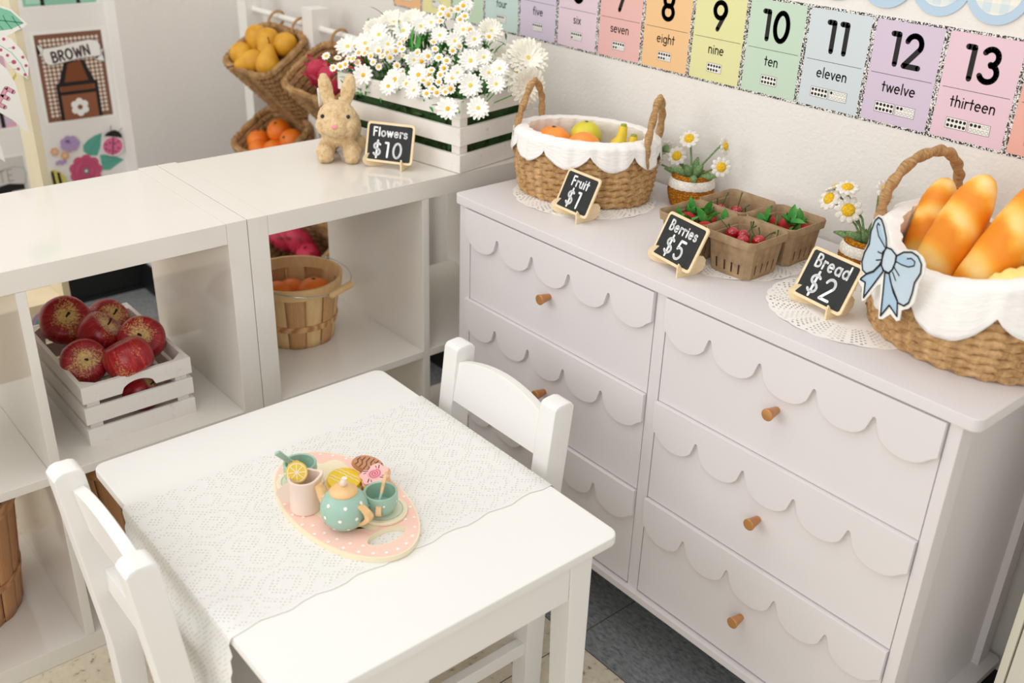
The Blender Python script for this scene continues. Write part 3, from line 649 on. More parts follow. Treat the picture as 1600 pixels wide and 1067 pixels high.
def cutouts():
    X = -.6985; t = .0006
    def cut(pts, o, mi, b): b.mi = mi; b.prism(pts, X+o, X+o+t, lambda a, c, h: (h, a-.14, c))
    def F(o): return lambda a, c: (X+o, a-.14, c)
    b = MB(); cut(LF_OUT, .001, 0, b); b.mi = 1; b.poly(LF_IN, F(.0018)); b.mi = 2
    b.stroke([(-.05, 1.012), (-.02, 1.016), (.02, 1.008)], .0018, F(.0021))
    for k in range(4):
        a = -.045+.017*k; b.stroke([(a, 1.0135), (a-.003, 1.031-.003*k)], .0014, F(.0021)); b.stroke([(a, 1.013), (a+.009, .998)], .0014, F(.0021))
    tag(b.build('paper_leaf', ['p_white', 'p_leaf', 'p_leafd'], None, None, weld=0), 'green veined paper leaf at the top of the cream post', 'paper cutout')
    b = MB(); cut(LB_OUT, .003, 0, b); b.mi = 1; b.stroke(LB_STEM, .0013, F(.0038))
    for d in (LB_DOTS[1], LB_DOTS[4], LB_DOTS[7]): b.stroke([d, (d[0]-.01, d[1]+.0)], .001, F(.0038))
    b.mi = 2
    for i, d in enumerate(LB_DOTS): b.disc2(d, .0044 if i == 4 else .0031, F(.0041), 14)
    tag(b.build('paper_leaf', ['p_white', 'p_leaf', 'p_berry'], None, None, weld=0), 'white paper leaf dotted with pink berries on the cream post', 'paper cutout')
    b = MB(); cut(PN_OUT, .0055, 0, b); b.mi = 1
    cx = sum(p[0] for p in PN_E)/4; cz = sum(p[1] for p in PN_E)/4
    def E(o): return lambda a, c: (X+o, cx-.14+a*.80+c*.60+.004, cz-a*.60+c*.80)
    for w, mi, o in ((.0088, 2, .0063), (.006, 1, .0066)):
        b.mi = mi
        for st in GL['E'][1]: b.stroke([((x-.25)*.036, (y-.5)*.036) for x, y in st], w, E(o))
    tag(b.build('bunting_pennant', ['p_white', 'p_pink', 'p_pinkd'], None, None, weld=0), 'white paper pennant with a pink letter E hanging on the cream post', 'bunting')
    b = MB(); cut(PN2, .001, 0, b); tag(b.build('bunting_pennant', ['p_white'], None, None, weld=0), 'blank white pennant tip below the lettered pennant at the left edge', 'bunting')
    b = MB(); cut(YEL, .0002, 0, b); tag(b.build('paper_petal', ['p_yellowp'], None, None, weld=0), 'small yellow paper petal tucked behind the berry leaf', 'paper cutout')
cutouts()

# ================================================================== chalkboard price signs
def sign(word, price, label, loc, rz, w=.096, h=.08, lean=26, s1=.0135, s2=.028):
    t = thing('chalkboard_sign', label, 'price sign', loc, rz, 'mini chalkboard price signs')
    Mx = Matrix.Translation((0, 0, .0125)) @ Matrix.Rotation(radians(-lean), 4, 'X')
    q = .007; ps = []
    def rr(x0, z0, x1, z1, q):
        p = []
        for cx, cz, a in ((x1-q, z0+q, -90), (x1-q, z1-q, 0), (x0+q, z1-q, 90), (x0+q, z0+q, 180)): p += arc(cx, cz, q, q, a, a+90, 5)
        return p
    F = lambda a, c, k: Mx @ Vector((a, k, c))
    MB().prism(rr(-w/2, 0, w/2, h, q), .0, .0035, F, .0005).build('frame', 'wood_pale', t)
    e = .0048
    bo = MB().prism(rr(-w/2+e, e, w/2-e, h-e, q-.003), -.0004, .0006, F).build('board', 'board', t)
    b = MB(); D = lambda a, c: F(a, c, -.0007)
    text(b, word, 0, h-.0275, s1*1.08, .0033, D, .2); text(b, price, -.004, .012, s2*1.1, .0043, D, .28, .05)
    b.build('lettering', 'chalk', bo, None, weld=0)
    c0 = MB(); Lf = Matrix.Translation((-w*.36, .010, 0)) @ Matrix.Rotation(radians(38), 4, 'Z')
    c0.prism([(.022, 0)]+arc(-.001, .0145, .020, .0145, -90, -270, 14)[0:]+[(.012, .026), (.022, .018)], -.0015, .0015, lambda a, c, k: Lf @ Vector((a, k, c))).build('easel_foot', 'wood_pale', t)
    for x in (w*.30, ):
        pts = [(-.0065, 0), (.034, 0), (.044, .004), (.05, .012), (.05, .022), (.044, .029), (.034, .031), (.025, .028)]+[(.0125, .0135), (.0045, .0135), (-.0005, .0135), (-.001, .02), (-.0045, .024), (-.0068, .018)]
        MB().prism(pts, x-.0015, x+.0015, lambda a, c, k: (k, a, c)).build('easel_foot', 'wood_pale', t)
    return t
sign('Fruit', '$1', 'chalkboard sign reading Fruit $1 in front of the oval fruit basket', (.302, .487, .7558), radians(-3), .09, .076, s1=.0155, s2=.026)
sign('Berries', '$5', 'chalkboard sign reading Berries $5 in front of the berry cartons', (.576, .452, .7556), radians(-10), .1, .078, s1=.0150, s2=.027)
sign('Bread', '$2', 'chalkboard sign reading Bread $2 beside the bread basket', (.815, .51, .7558), radians(-9), .098, .08, s1=.0175, s2=.029)
sign('Flowers', '$10', 'chalkboard sign reading Flowers $10 in front of the flower crate', (-.103, .363, .768), radians(33), .103, .08, 18, s1=.0150, s2=.026)

# ================================================================== doilies
def doily_mat():
    t = NT('white_paper_lace_doily'); c = t.n('ShaderNodeTexCoord'); u, v, _ = t.sep(c.outputs['UV'])
    a = t.math('SINE', t.math('MULTIPLY', u, 2*pi*58)); r = t.math('SINE', t.math('MULTIPLY', v, 2*pi*15)); h = t.math('GREATER_THAN', t.math('MULTIPLY', a, r), .52)
    a2 = t.math('SINE', t.math('MULTIPLY', u, 2*pi*24)); h = t.math('MULTIPLY', h, t.math('GREATER_THAN', a2, -.72))
    z1 = t.math('GREATER_THAN', v, .58); z2 = t.math('LESS_THAN', v, .97); h = t.math('MULTIPLY', h, t.math('MULTIPLY', z1, z2))
    t.color((244, 240, 233)); t.set(.75); t.bump(t.noise(t.coord('Object'), 240, 3), .3, .001)
    t.l(t.math('SUBTRACT', 1, h), t.b.inputs['Alpha']); return t.m
M_['doily'] = doily_mat()
def doily(loc, rx, ry, rz, label):
    b = MB(); N = 192
    def fn(u, v):
        a = u*2*pi; e = 1+.022*abs(sin(a*12))**.7*(v > .93)
        return (rx*v*e*cos(a), ry*v*e*sin(a), .0006+.0006*sin(a*9+v*5)*v)
    b.grid(fn, N, 26, cu=True)
    o = b.build('paper_doily', 'doily', None, None); o.location = loc; o.rotation_euler = (0, 0, rz); tag(o, label, 'doily', 'lace doilies on the dresser'); return o
doily((.222, .602, .7556), .14, .128, .3, 'white lace doily under the oval fruit basket')
doily((.592, .604, .7556), .118, .118, .2, 'white lace doily under the berry cartons')
doily((.848, .568, .7556), .132, .122, 0, 'white lace doily under the Bread chalkboard sign')

# ================================================================== wicker, cloth and wood materials
def straw(name, cs, su=60, sv=5, bump=.6):
    t = NT(name); v = t.coord('UV', (su, sv, 1)); f = t.noise(v, 1.0, 5, .62); f2 = t.noise(t.coord('Object'), 38, 3)
    a = t.ramp(f, [(.28, cs[0]), (.45, cs[1]), (.6, cs[2]), (.75, cs[3])]); b = t.ramp(f2, [(.35, cs[1]), (.65, cs[3])])
    t.color(t.mix(.3, a, b)); t.bump(f, bump, .0025); return t.set(.75, spec=.25)
SG = [(104, 76, 46), (172, 132, 86), (202, 162, 112), (222, 188, 140)]
M_['seagrass'] = straw('braided_seagrass', SG, 70, 3)
M_['rope'] = straw('twisted_seagrass_rope', [(100, 72, 44), (164, 124, 80), (194, 154, 106), (214, 178, 130)], 14, 4)
M_['wicker_dark'] = straw('woven_water_hyacinth', [(80, 54, 32), (144, 106, 64), (184, 144, 96), (212, 176, 128)], 26, 4)
def cloth(name, c, b=.35, sc=900):
    t = NT(name); t.color(c); v = t.coord('UV', (1, 1, 1)); w = t.n('ShaderNodeTexNoise'); w.inputs['Scale'].default_value = 6; w.inputs['Detail'].default_value = 2; t.l(v, w.inputs['Vector'])
    t.bump(w.outputs['Fac'], b, .006); return t.set(.9, spec=.2)
M_['linen'] = cloth('white_cotton_liner', (243, 240, 236))
def slat(name, a, b_, c):
    t = NT(name); v = t.coord('Object', (1, 1, 1)); f = t.noise(v, 9, 4); g = t.n('ShaderNodeNewGeometry')
    e = t.ramp(t.noise(v, 55, 4, .7), [(.60, a), (.72, c)]); t.color(t.mix(t.ramp(f, [(.4, (0, 0, 0, 1)), (.75, (1, 1, 1, 1))]), t.ramp(f, [(.3, a), (.7, b_)]), e)); t.bump(t.noise(v, 60, 4), .12, .001); return t.set(.6)
M_['whitewash'] = slat('whitewashed_crate_wood', (238, 234, 228), (228, 222, 214), (196, 168, 138))
M_['rawedge'] = noisy('worn_bare_wood_edge', (176, 146, 112), (222, 210, 196), 40, .7)
def bushelwood(name, a, b_, c):
    t = NT(name); v = t.coord('UV', (1, 1, 1)); w = t.n('ShaderNodeTexWave', wave_type='BANDS', bands_direction='X'); w.inputs['Scale'].default_value = 7; w.inputs['Distortion'].default_value = 7; w.inputs['Detail'].default_value = 3; w.inputs['Detail Scale'].default_value = 1.2
    m = t.n('ShaderNodeMapping'); m.inputs['Scale'].default_value = (1, .28, 1); t.l(v, m.inputs[0]); t.l(m.outputs[0], w.inputs['Vector'])
    t.color(t.ramp(w.outputs['Fac'], [(.0, a), (.55, b_), (1, c)])); return t.set(.5)
M_['veneer'] = bushelwood('honey_wood_veneer', (178, 124, 76), (206, 156, 106), (222, 178, 128))
M_['veneer2'] = noisy('pale_wood_veneer', (222, 182, 124), (234, 200, 148), 18, .5, stretch=(4, 4, 1))
M_['terracottawood'] = bushelwood('warm_brown_veneer', (172, 120, 78), (192, 140, 96), (206, 156, 110))
M_['wire'] = flat('galvanised_wire', (190, 190, 188), .3, .9)
# ---- fruit materials
def citrus(name, a, b_):
    t = NT(name); v = t.coord('Object'); t.color(t.ramp(t.noise(v, 22, 3), [(.3, a), (.7, b_)])); t.bump(t.noise(v, 340, 2), .25, .0012); return t.set(.42)
M_['orange'] = citrus('orange_peel', (236, 112, 12), (246, 134, 30)); M_['orangelight'] = citrus('light_orange_peel', (246, 142, 48), (252, 164, 74)); M_['lemon'] = citrus('yellow_green_rind', (206, 196, 40), (226, 214, 70)); M_['peach'] = citrus('peach_skin', (246, 150, 110), (250, 170, 120))
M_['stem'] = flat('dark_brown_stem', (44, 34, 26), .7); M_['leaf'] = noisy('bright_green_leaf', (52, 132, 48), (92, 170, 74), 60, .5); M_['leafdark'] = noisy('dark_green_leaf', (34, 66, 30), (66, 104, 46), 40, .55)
def apple_mat():
    t = NT('red_apple_skin'); c = t.n('ShaderNodeTexCoord'); x, y, z = t.sep(c.outputs['Object'])
    r = t.math('SQRT', t.math('ADD', t.math('MULTIPLY', x, x), t.math('MULTIPLY', y, y))); ang = t.math('ARCTAN2', y, x)
    cm = t.n('ShaderNodeCombineXYZ'); t.l(t.math('MULTIPLY', t.math('SINE', ang), 3.2), cm.inputs[0]); t.l(t.math('MULTIPLY', t.math('COSINE', ang), 3.2), cm.inputs[1]); t.l(t.math('MULTIPLY', z, 14), cm.inputs[2])
    streak = t.noise(cm.outputs[0], 3.2, 4, .65); speck = t.noise(c.outputs['Object'], 330, 3, .7); big = t.noise(c.outputs['Object'], 16, 2)
    top = t.math('MULTIPLY', t.math('GREATER_THAN', z, 0), t.math('SUBTRACT', .039, r)); yl = t.math('ADD', t.math('MULTIPLY', top, 27), t.math('MULTIPLY', t.math('SUBTRACT', big, .5), 2.2))
    f = t.math('ADD', yl, t.math('MULTIPLY', t.math('SUBTRACT', speck, .5), 1.9))
    red = t.ramp(streak, [(.3, (128, 10, 24)), (.52, (166, 20, 34)), (.72, (192, 66, 54))]); yel = t.ramp(streak, [(.3, (226, 184, 106)), (.7, (238, 214, 138))])
    t.color(t.mix(t.ramp(f, [(.34, (0, 0, 0, 1)), (.80, (1, 1, 1, 1))]), red, yel)); return t.set(.3)
M_['apple'] = apple_mat()
M_['cherry'] = noisy('glossy_cherry', (150, 10, 26), (190, 22, 40), 60, .12, spec=.8)
M_['straw'] = (lambda t: (t.color((206, 36, 40)), t.bump(t.n('ShaderNodeTexVoronoi', i_Scale=150).outputs['Distance'], .5, .003), t.set(.4))[-1])(NT('strawberry_flesh'))
M_['banana'] = noisy('banana_skin', (226, 196, 30), (240, 214, 60), 40, .4); M_['bantip'] = flat('green_banana_tip', (156, 164, 48), .5)
M_['pear'] = noisy('golden_pear_skin', (204, 142, 22), (228, 172, 46), 26, .5); M_['dragon'] = noisy('crimson_fruit_skin', (176, 24, 58), (206, 52, 84), 18, .5, bump=.3)
M_['bread'] = None
def bread_mat():
    t = NT('golden_bread_crust'); c = t.n('ShaderNodeTexCoord'); x, y, z = t.sep(c.outputs['Object'])
    d = t.math('ADD', t.math('MULTIPLY', z, 80), t.math('MULTIPLY', x, 80)); n = t.noise(c.outputs['Object'], 16, 3)
    s = t.math('SINE', t.math('ADD', d, t.math('MULTIPLY', n, 2.2))); f = t.math('ADD', t.math('MULTIPLY', s, .32), t.math('ADD', .33, t.math('MULTIPLY', t.math('SUBTRACT', n, .5), .9)))
    t.color(t.ramp(f, [(.10, (236, 140, 20)), (.34, (246, 166, 44)), (.56, (250, 198, 98)), (.84, (253, 226, 164))])); t.bump(t.noise(c.outputs['Object'], 60, 4), .2, .002); return t.set(.5)
M_['bread'] = bread_mat(); M_['croissant'] = noisy('pale_pastry', (246, 214, 120), (250, 228, 150), 30, .5)

# ================================================================== baskets
def oval_basket(t, a, b, H, rows, rz, bulge, flare, mat='seagrass', wave=0):
    """coils of seagrass stacked into an oval wall; returns radius function at height fraction"""
    def prof(f): return 1+bulge*sin(pi*min(1, f*.9+.08))+flare*f
    bb = MB(); N = 200; h = H/rows
    for k in range(rows):
        f = (k+.5)/rows; s = prof(f); z0 = h*(k+.5); r = h*.60
        path = [(a*s*cos(2*pi*i/N), b*s*sin(2*pi*i/N), z0+wave*f*f*cos(4*pi*i/N)) for i in range(N)]
        ph = k*2.1
        bb.tube(path, r, 8, True, lambda u, v: 1+.20*sin(u*2*pi*30+ph+2.0*cos(v))+.06*sin(u*2*pi*97+v), us=1)
    bb.build('woven_wall', mat, t, None, weld=0)
    bb = MB(); bb.lathe([(0, .004), (.5, .004), (1, .004), (1, .012), (0, .012)], 48, sx=a*.96, sy=b*.96); bb.build('woven_base', mat, t)
    return prof
def rope_handle(t, pts, r=.0075, n=70):
    # catmull-rom through the points
    P = [Vector(p) for p in pts]; Q = []
    P = [P[0]*2-P[1]]+P+[P[-1]*2-P[-2]]
    for i in range(1, len(P)-2):
        for k in range(12):
            s = k/12; Q.append(.5*((2*P[i])+(P[i+1]-P[i-1])*s+(2*P[i-1]-5*P[i]+4*P[i+1]-P[i+2])*s*s+(3*P[i]-P[i-1]-3*P[i+1]+P[i+2])*s**3))
    Q.append(P[-2]); m = len(Q)
    b = MB(); b.tube(Q, r, 12, False, lambda u, v: 1+.42*abs(sin(v*1.0+u*m*.42))-.2+.05*sin(v*5+u*90), us=m*.1); return b.build('rope_handle', 'rope', t, None)
def liner(t, a, b, H, prof, n, L0, A, wave=0, NR=9, dip=None, phase=0):
    """cotton liner: floor, inner wall, roll over the rim, scalloped skirt outside"""
    bb = MB(); N = n*16; cols = 21
    def rimz(al): return H+.004+wave*cos(2*al)+(dip(al) if dip else 0)
    def fn(u, v):
        al = u*2*pi; k = int(round(v*cols)); rz_ = rimz(al); wr = .0015*sin(al*23)+.001*sin(al*41+2)
        if k <= 2: f = k/2; s = prof(.1)*.86*(.02+.98*f); z = .02
        elif k <= 8:
            f = (k-2)/6; s = prof(.1+.85*f)*(.86+.06*f); z = .02+(rz_-.02)*f
        elif k <= 12:
            f = (k-8)/4*pi; s = prof(.95)*(.965-.045*cos(f)); z = rz_+.0085*sin(f)
        else:
            f = (k-12)/9; L = L0+A*abs(sin(n*al/2+phase))**.75; z = rz_-L*f; s = prof(max(0, z/H if z < H else 1))*1.01+.0
        e = (H/NR*.60*1.28+.003) if k > 12 else (-.0135*((k-2)/6 if k < 8 else 1) if k < 10 else (-.0135+(k-8)/4*(.0135+H/NR*.77+.003)))
        if k > 2: s = prof(max(0, min(1, (min(z, H))/H)))
        sx, sy = a*s+max(-.04, e)+wr*(k > 3), b*s+max(-.04, e)+wr*(k > 3)
        return (sx*cos(al), sy*sin(al), z)
    bb.grid(fn, N, cols, cu=True, us=8, vs=3, flip=True); o = bb.build('scalloped_liner', 'linen', t, 60); solid(o, .0014, 1); return o

# ---- fruit basket
FB = thing('fruit_basket', 'oval seagrass basket of fruit with two rope handles and scalloped white liner', 'basket', (.205, .615, .7575), radians(26))
pf = oval_basket(FB, .122, .086, .112, 9, 0, .07, .07)
liner(FB, .122, .086, .112, pf, 10, .014, .028, .0)
rope_handle(FB, [(-.133, -.030, .07), (-.133, -.030, .112), (-.127, -.020, .155), (-.118, .012, .200), (-.116, .048, .168), (-.118, .060, .125), (-.117, .060, .07)], .0058)
rope_handle(FB, [(.132, -.036, .07), (.133, -.040, .112), (.135, -.030, .158), (.137, .0, .200), (.136, .032, .165), (.131, .042, .115), (.129, .040, .07)], .0062)
def fruit_ball(name, r, mat, label, cat, loc, group=None, n=28):
    b = MB(); b.lathe([(max(0, r*cos(-pi/2+pi*k/16)), r*.95*sin(-pi/2+pi*k/16)-(.0025 if k == 16 else 0)) for k in range(17)], n)
    o = b.build(name, mat, None, None); o.location = loc; tag(o, label, cat, group)
    b = MB(); b.lathe([(0, r*.93), (r*.10, r*.945), (r*.12, r*.95), (r*.06, r*.975), (0, r*.975)], 8); b.build('stem_scar', 'leafdark', o); return o
def inb(z, *p): return None
ob = fruit_ball('orange', .036, 'orangelight', 'orange lying at the left in the oval fruit basket', 'orange', (.150, .580, .846), 'oranges in the fruit basket')
dup(ob, (.222, .592, .847), (.5, .8, 0), 'orange at the front middle of the oval fruit basket')
fruit_ball('lemon', .031, 'lemon', 'yellow green citrus between the two oranges in the oval basket', 'lemon', (.178, .640, .858))
fruit_ball('peach', .030, 'peach', 'pinkish peach at the left end of the oval fruit basket', 'peach', (.112, .606, .83))
def bananas():
    t = thing('banana_bunch', 'bunch of yellow bananas standing up by the right handle of the fruit basket', 'bananas', (.272, .664, .815), radians(20))
    for k, (dx, dy, hh, ln) in enumerate(((-.014, 0, .098, -.040), (.006, .006, .080, -.014), (.022, .008, .066, .014))):
        pts = [(dx+ln*(1-s)**2*1.0+.0*s, dy-.012*(1-s), -.02+hh*s) for s in [i/12 for i in range(13)]]
        rr = [.006+.0105*sin(pi*min(1, (.1+i/12*.66)))**.8 if i < 9 else .0105-.0010*(i-9) for i in range(13)]
        b = MB(); b.tube(pts, rr, 12); o = b.build('banana', 'banana', t, 60)
        b = MB(); p = Vector(pts[-1]); b.tube([p-Vector((0, 0, .002)), p+Vector((0, 0, .004))], [.0069, .0055], 10); b.build('stalk_end', 'bantip', o)
bananas()

# ---- bread basket
BBH = .125
BB = thing('bread_basket', 'large round seagrass bread basket with a white liner at the dresser end', 'basket', (1.0, .625, .7565), radians(-17))
pb = oval_basket(BB, .142, .118, .125, 10, 0, .10, .03, 'seagrass', .016)
def bdip(al): return .002+.018*cos(2*al)
liner(BB, .142, .118, .125, pb, 9, .034, .036, .0, 10, bdip, .4)
rope_handle(BB, [(-.152, -.062, .08), (-.150, -.064, .15), (-.144, -.060, .19), (-.138, -.03, .226), (-.136, .02, .233), (-.138, .055, .205), (-.142, .068, .165), (-.142, .066, .08)], .0072)
rope_handle(BB, [(.150, -.062, .08), (.152, -.062, .14), (.156, -.056, .18), (.162, -.01, .215), (.160, .04, .20), (.152, .064, .15), (.148, .064, .08)], .0075)
def baguette(label, bot, top, r, spin, proto=[None]):
    bot, top = Vector(bot), Vector(top); L = (top-bot).length
    if proto[0] is None:
        b = MB(); n = 30
        def fn(u, v):
            a = u*2*pi; s = v; rr = r*(max(0, 1-abs(2*s-1)**2.9))**.5*(1+.012*sin(s*40))
            # diagonal slashes on the crust
            g = sin(s*19+cos(a)*2.2); cut = -.05*max(0, g-.72)/.28*max(0, cos(a))*(.1 < s < .93)
            rr *= 1+cut
            return (rr*cos(a)*.86, rr*sin(a)*1.0, s*.26)
        b.grid(fn, 32, 60, cu=True, us=1, vs=1); o = b.build('bread_loaf', 'bread', None, None); proto[0] = o
    else:
        o = proto[0].copy(); COL.objects.link(o)
    o.location = bot; q = (top-bot).to_track_quat('Z', 'Y') @ Euler((0, 0, spin)).to_quaternion(); o.rotation_euler = q.to_euler(); o.scale = (r/.034, r/.034, L/.26)
    tag(o, label, 'bread', 'bread loaves in the seagrass basket'); return o
baguette('leftmost golden bread loaf, standing below the left rope handle', (.905, .615, .775), (.905, .652, .955), .0300, -1.2) if False else None
baguette('second golden bread loaf from the left, its crust slashed diagonally', (.925, .575, .775), (.978, .615, .992), .034, -.9)
baguette('leftmost golden bread loaf, standing next to the left rope handle', (.893, .628, .775), (.896, .668, .958), .0285, -1.0)
baguette('third bread loaf from the left, leaning right across the front', (.985, .560, .775), (1.070, .605, 1.02), .034, -.9)
baguette('tall bread loaf rising behind the rest at the right frame edge', (.985, .655, .775), (1.045, .695, 1.03), .032, -1.1)
baguette('bread loaf mostly hidden between the two leftmost loaves', (.925, .665, .775), (.938, .695, .958), .0285, -1.1)
baguette('low bread loaf under the right rope handle, nearly hidden', (1.055, .585, .775), (1.115, .615, .93), .03, -1.0)
def croissant():
    pts = [(-.05+.1*i/16, -.012*cos((i/16-.5)*pi)+.0, .006*cos((i/16-.5)*pi)) for i in range(17)]
    rr = [.006+.017*sin(pi*i/16)*(1+.12*cos(i*2.2)) for i in range(17)]
    b = MB(); b.tube(pts, rr, 16); o = b.build('croissant', 'croissant', None, 60); o.location = (1.066, .552, .878); o.rotation_euler = (.2, -.5, .6)
    tag(o, 'pale yellow pastry beside the loaves under the right rope handle', 'croissant')
croissant()

# ---- bow sign on the bread basket
M_['bowblue'] = noisy('pale_blue_print', (190, 209, 222), (198, 215, 226), 30, .5); M_['bowlight'] = flat('lighter_blue_print', (200, 216, 226), .5); M_['bowdark'] = flat('deeper_blue_print', (172, 199, 220), .5)
def bow():
    ph = atan2(-.303, .953); Mx = Matrix.Translation((.9435, .4765, .876)) @ Matrix.Rotation(ph, 4, 'Z')
    def F(o): return lambda a, c: Mx @ Vector((a, -o, c))
    b = MB(); b.prism(BW_OUT, 0, .002, lambda a, c, h: Mx @ Vector((a, -h, c))); k = .0022
    for pts, mi in ((BW_LT, 3), (BW_RT, 3), (BW_LL, 1), (BW_RL, 1), (BW_LI, 3), (BW_RI, 3), (BW_K, 2)):
        b.mi = mi; b.poly(pts, F(k)); k += .00012
    b.mi = 4
    for pts in (BW_LT, BW_RT, BW_LL, BW_RL, BW_K): b.stroke(pts, .0024, F(k), 8, True); k += .00003
    for pts in (BW_S0, BW_S1, BW_S2, BW_S3, BW_S4, BW_S5, BW_S6): b.stroke(pts, .0018, F(k), 8)
    tag(b.build('bow_cutout', ['paperw', 'bowblue', 'bowlight', 'bowdark', 'black'], None, None, weld=0), 'flat pale blue ribbon bow cutout fixed to the front of the bread basket', 'decoration')
bow()

# ================================================================== crates
def crate(t, L, D, H, sh, gap, th=.008, arch=None, mats=('whitewash', 'rawedge')):
    # local: front-left corner at origin, L along x, D along y
    def slab(x0, x1, y0, y1, z0, z1, nm='slat'):
        MB().box(x0, x1, y0, y1, z0, z1, .0012).build(nm, mats[0], t)
    for k in range(3):
        z0 = k*(sh+gap); z1 = z0+sh
        for y in (0, D-th):
            if k == 2 and arch and y == 0:
                aw, ah = arch; pts = [(0, z0), ]+[(L/2-aw/2-.012, z0)]+[(L/2-aw/2+aw*i/14, z0+ah*(max(0, 1-(2*i/14-1)**2))**.5) for i in range(15)]+[(L/2+aw/2+.012, z0), (L, z0), (L, z1), (0, z1)]
                MB().prism(pts, y, y+th, lambda a, c, h: (a, h, c)).build('handle_slat', mats[0], t)
            else: slab(0, L, y, y+th, z0, z1)
        for x in (0, L-th): slab(x, x+th, th, D-th, z0, z1)
    c = .022
    for x, sx in ((th, 1), (L-th, -1)):
        for y, sy in ((th, 1), (D-th, -1)): MB().prism([(x, y), (x+sx*c, y), (x, y+sy*c)], .001, H-.001).build('corner_post', mats[0], t)
    n = 4
    for k in range(n): MB().box(th, L-th, th+(D-2*th)*(k+.06)/n, th+(D-2*th)*(k+.94)/n, .004, .009, .0005).build('floor_board', mats[0], t)
AC = thing('wooden_crate', 'small whitewashed slatted crate of red apples on the shelf', 'crate', (-.3555, -.110, .3911), radians(-90))
AC.location = (-.0545, -.3085, .3911); AC.rotation_euler = (0, 0, radians(90))
crate(AC, .198, .30, .117, .032, .0105, .008, (.062, .019))
FC = thing('flower_crate', 'whitewashed slatted crate of daisies standing on the right shelving unit', 'crate', (.004, .464, .7682), radians(9.74)+pi)
FC.rotation_euler = (0, 0, radians(9.74)); 
ph = .17; FCM = Matrix.Translation((.004, .464, .7682)) @ Matrix.Rotation(ph, 4, 'Z')
FC.matrix_world = FCM @ Matrix.Translation((-.36, 0, 0))
crate(FC, .36, .245, .146, .0365, .01825, .009)
def apple(label, loc, d, r=.041, proto=[None], spin=0):
    if proto[0] is None:
        b = MB(); pr = []
        for k in range(25):
            a = -pi/2+pi*k/24; q = cos(a); z = sin(a); rr = .041*(q**.82)*(1.0+.04*z); zz = .0375*z-(.013*(max(0, z-.62)/.38)**1.4)+(.008*(max(0, -z-.72)/.28)**1.4)
            pr.append((max(0, rr), zz))
        b.lathe(pr, 36, mod=lambda r_, z_, a_, v_: (r_*(1+.025*cos(5*a_)*(1-v_)), z_)); o = b.build('apple', 'apple', None, None); proto[0] = o
        b = MB(); b.tube([(0, 0, .020), (.001, 0, .030), (.004, .001, .038)], [.0016, .0017, .0026], 8); b.build('stem', 'stem', o)
        o.location = loc; o.rotation_euler = aim(d, spin); o.scale = (r/.041,)*3
    else: o = dup(proto[0], loc, aim(d, spin), label, r/.041)
    return tag(o, label, 'apple', 'apples in the small crate')
apple('big dark red apple at the back left corner of the crate', (-.295, -.249, .529), (.75, -.1, .62), .047)
apple('apple behind the centre one, half hidden at the crate back', (-.305, -.169, .503), (.65, .35, .65), .0415, spin=1)
apple('centre apple with a long dark stem in the crate', (-.217, -.213, .521), (.35, .60, .75), .0425, spin=2)
apple('speckled apple at the right side of the crate, yellow around its stem', (-.156, -.158, .519), (.72, -.25, .62), .043, spin=3)
apple('plain deep red apple at the front right, stem turned away', (-.090, -.209, .523), (.35, .2, -.85), .0435, spin=4)
apple('speckled apple at the front left of the crate, stem facing out', (-.156, -.266, .505), (.80, -.15, .58), .042, spin=5)
apple('shaded apple low against the left slats of the crate', (-.262, -.255, .446), (-.2, -.4, .8), .039, spin=1.2)
apple('apple seen through the arched handle slat of the crate', (-.108, -.190, .439), (.3, .7, .5), .037, spin=2.2)
apple('apple in the lower layer under the right speckled one', (-.2, -.165, .44), (.3, .7, .5), .037, spin=.2)

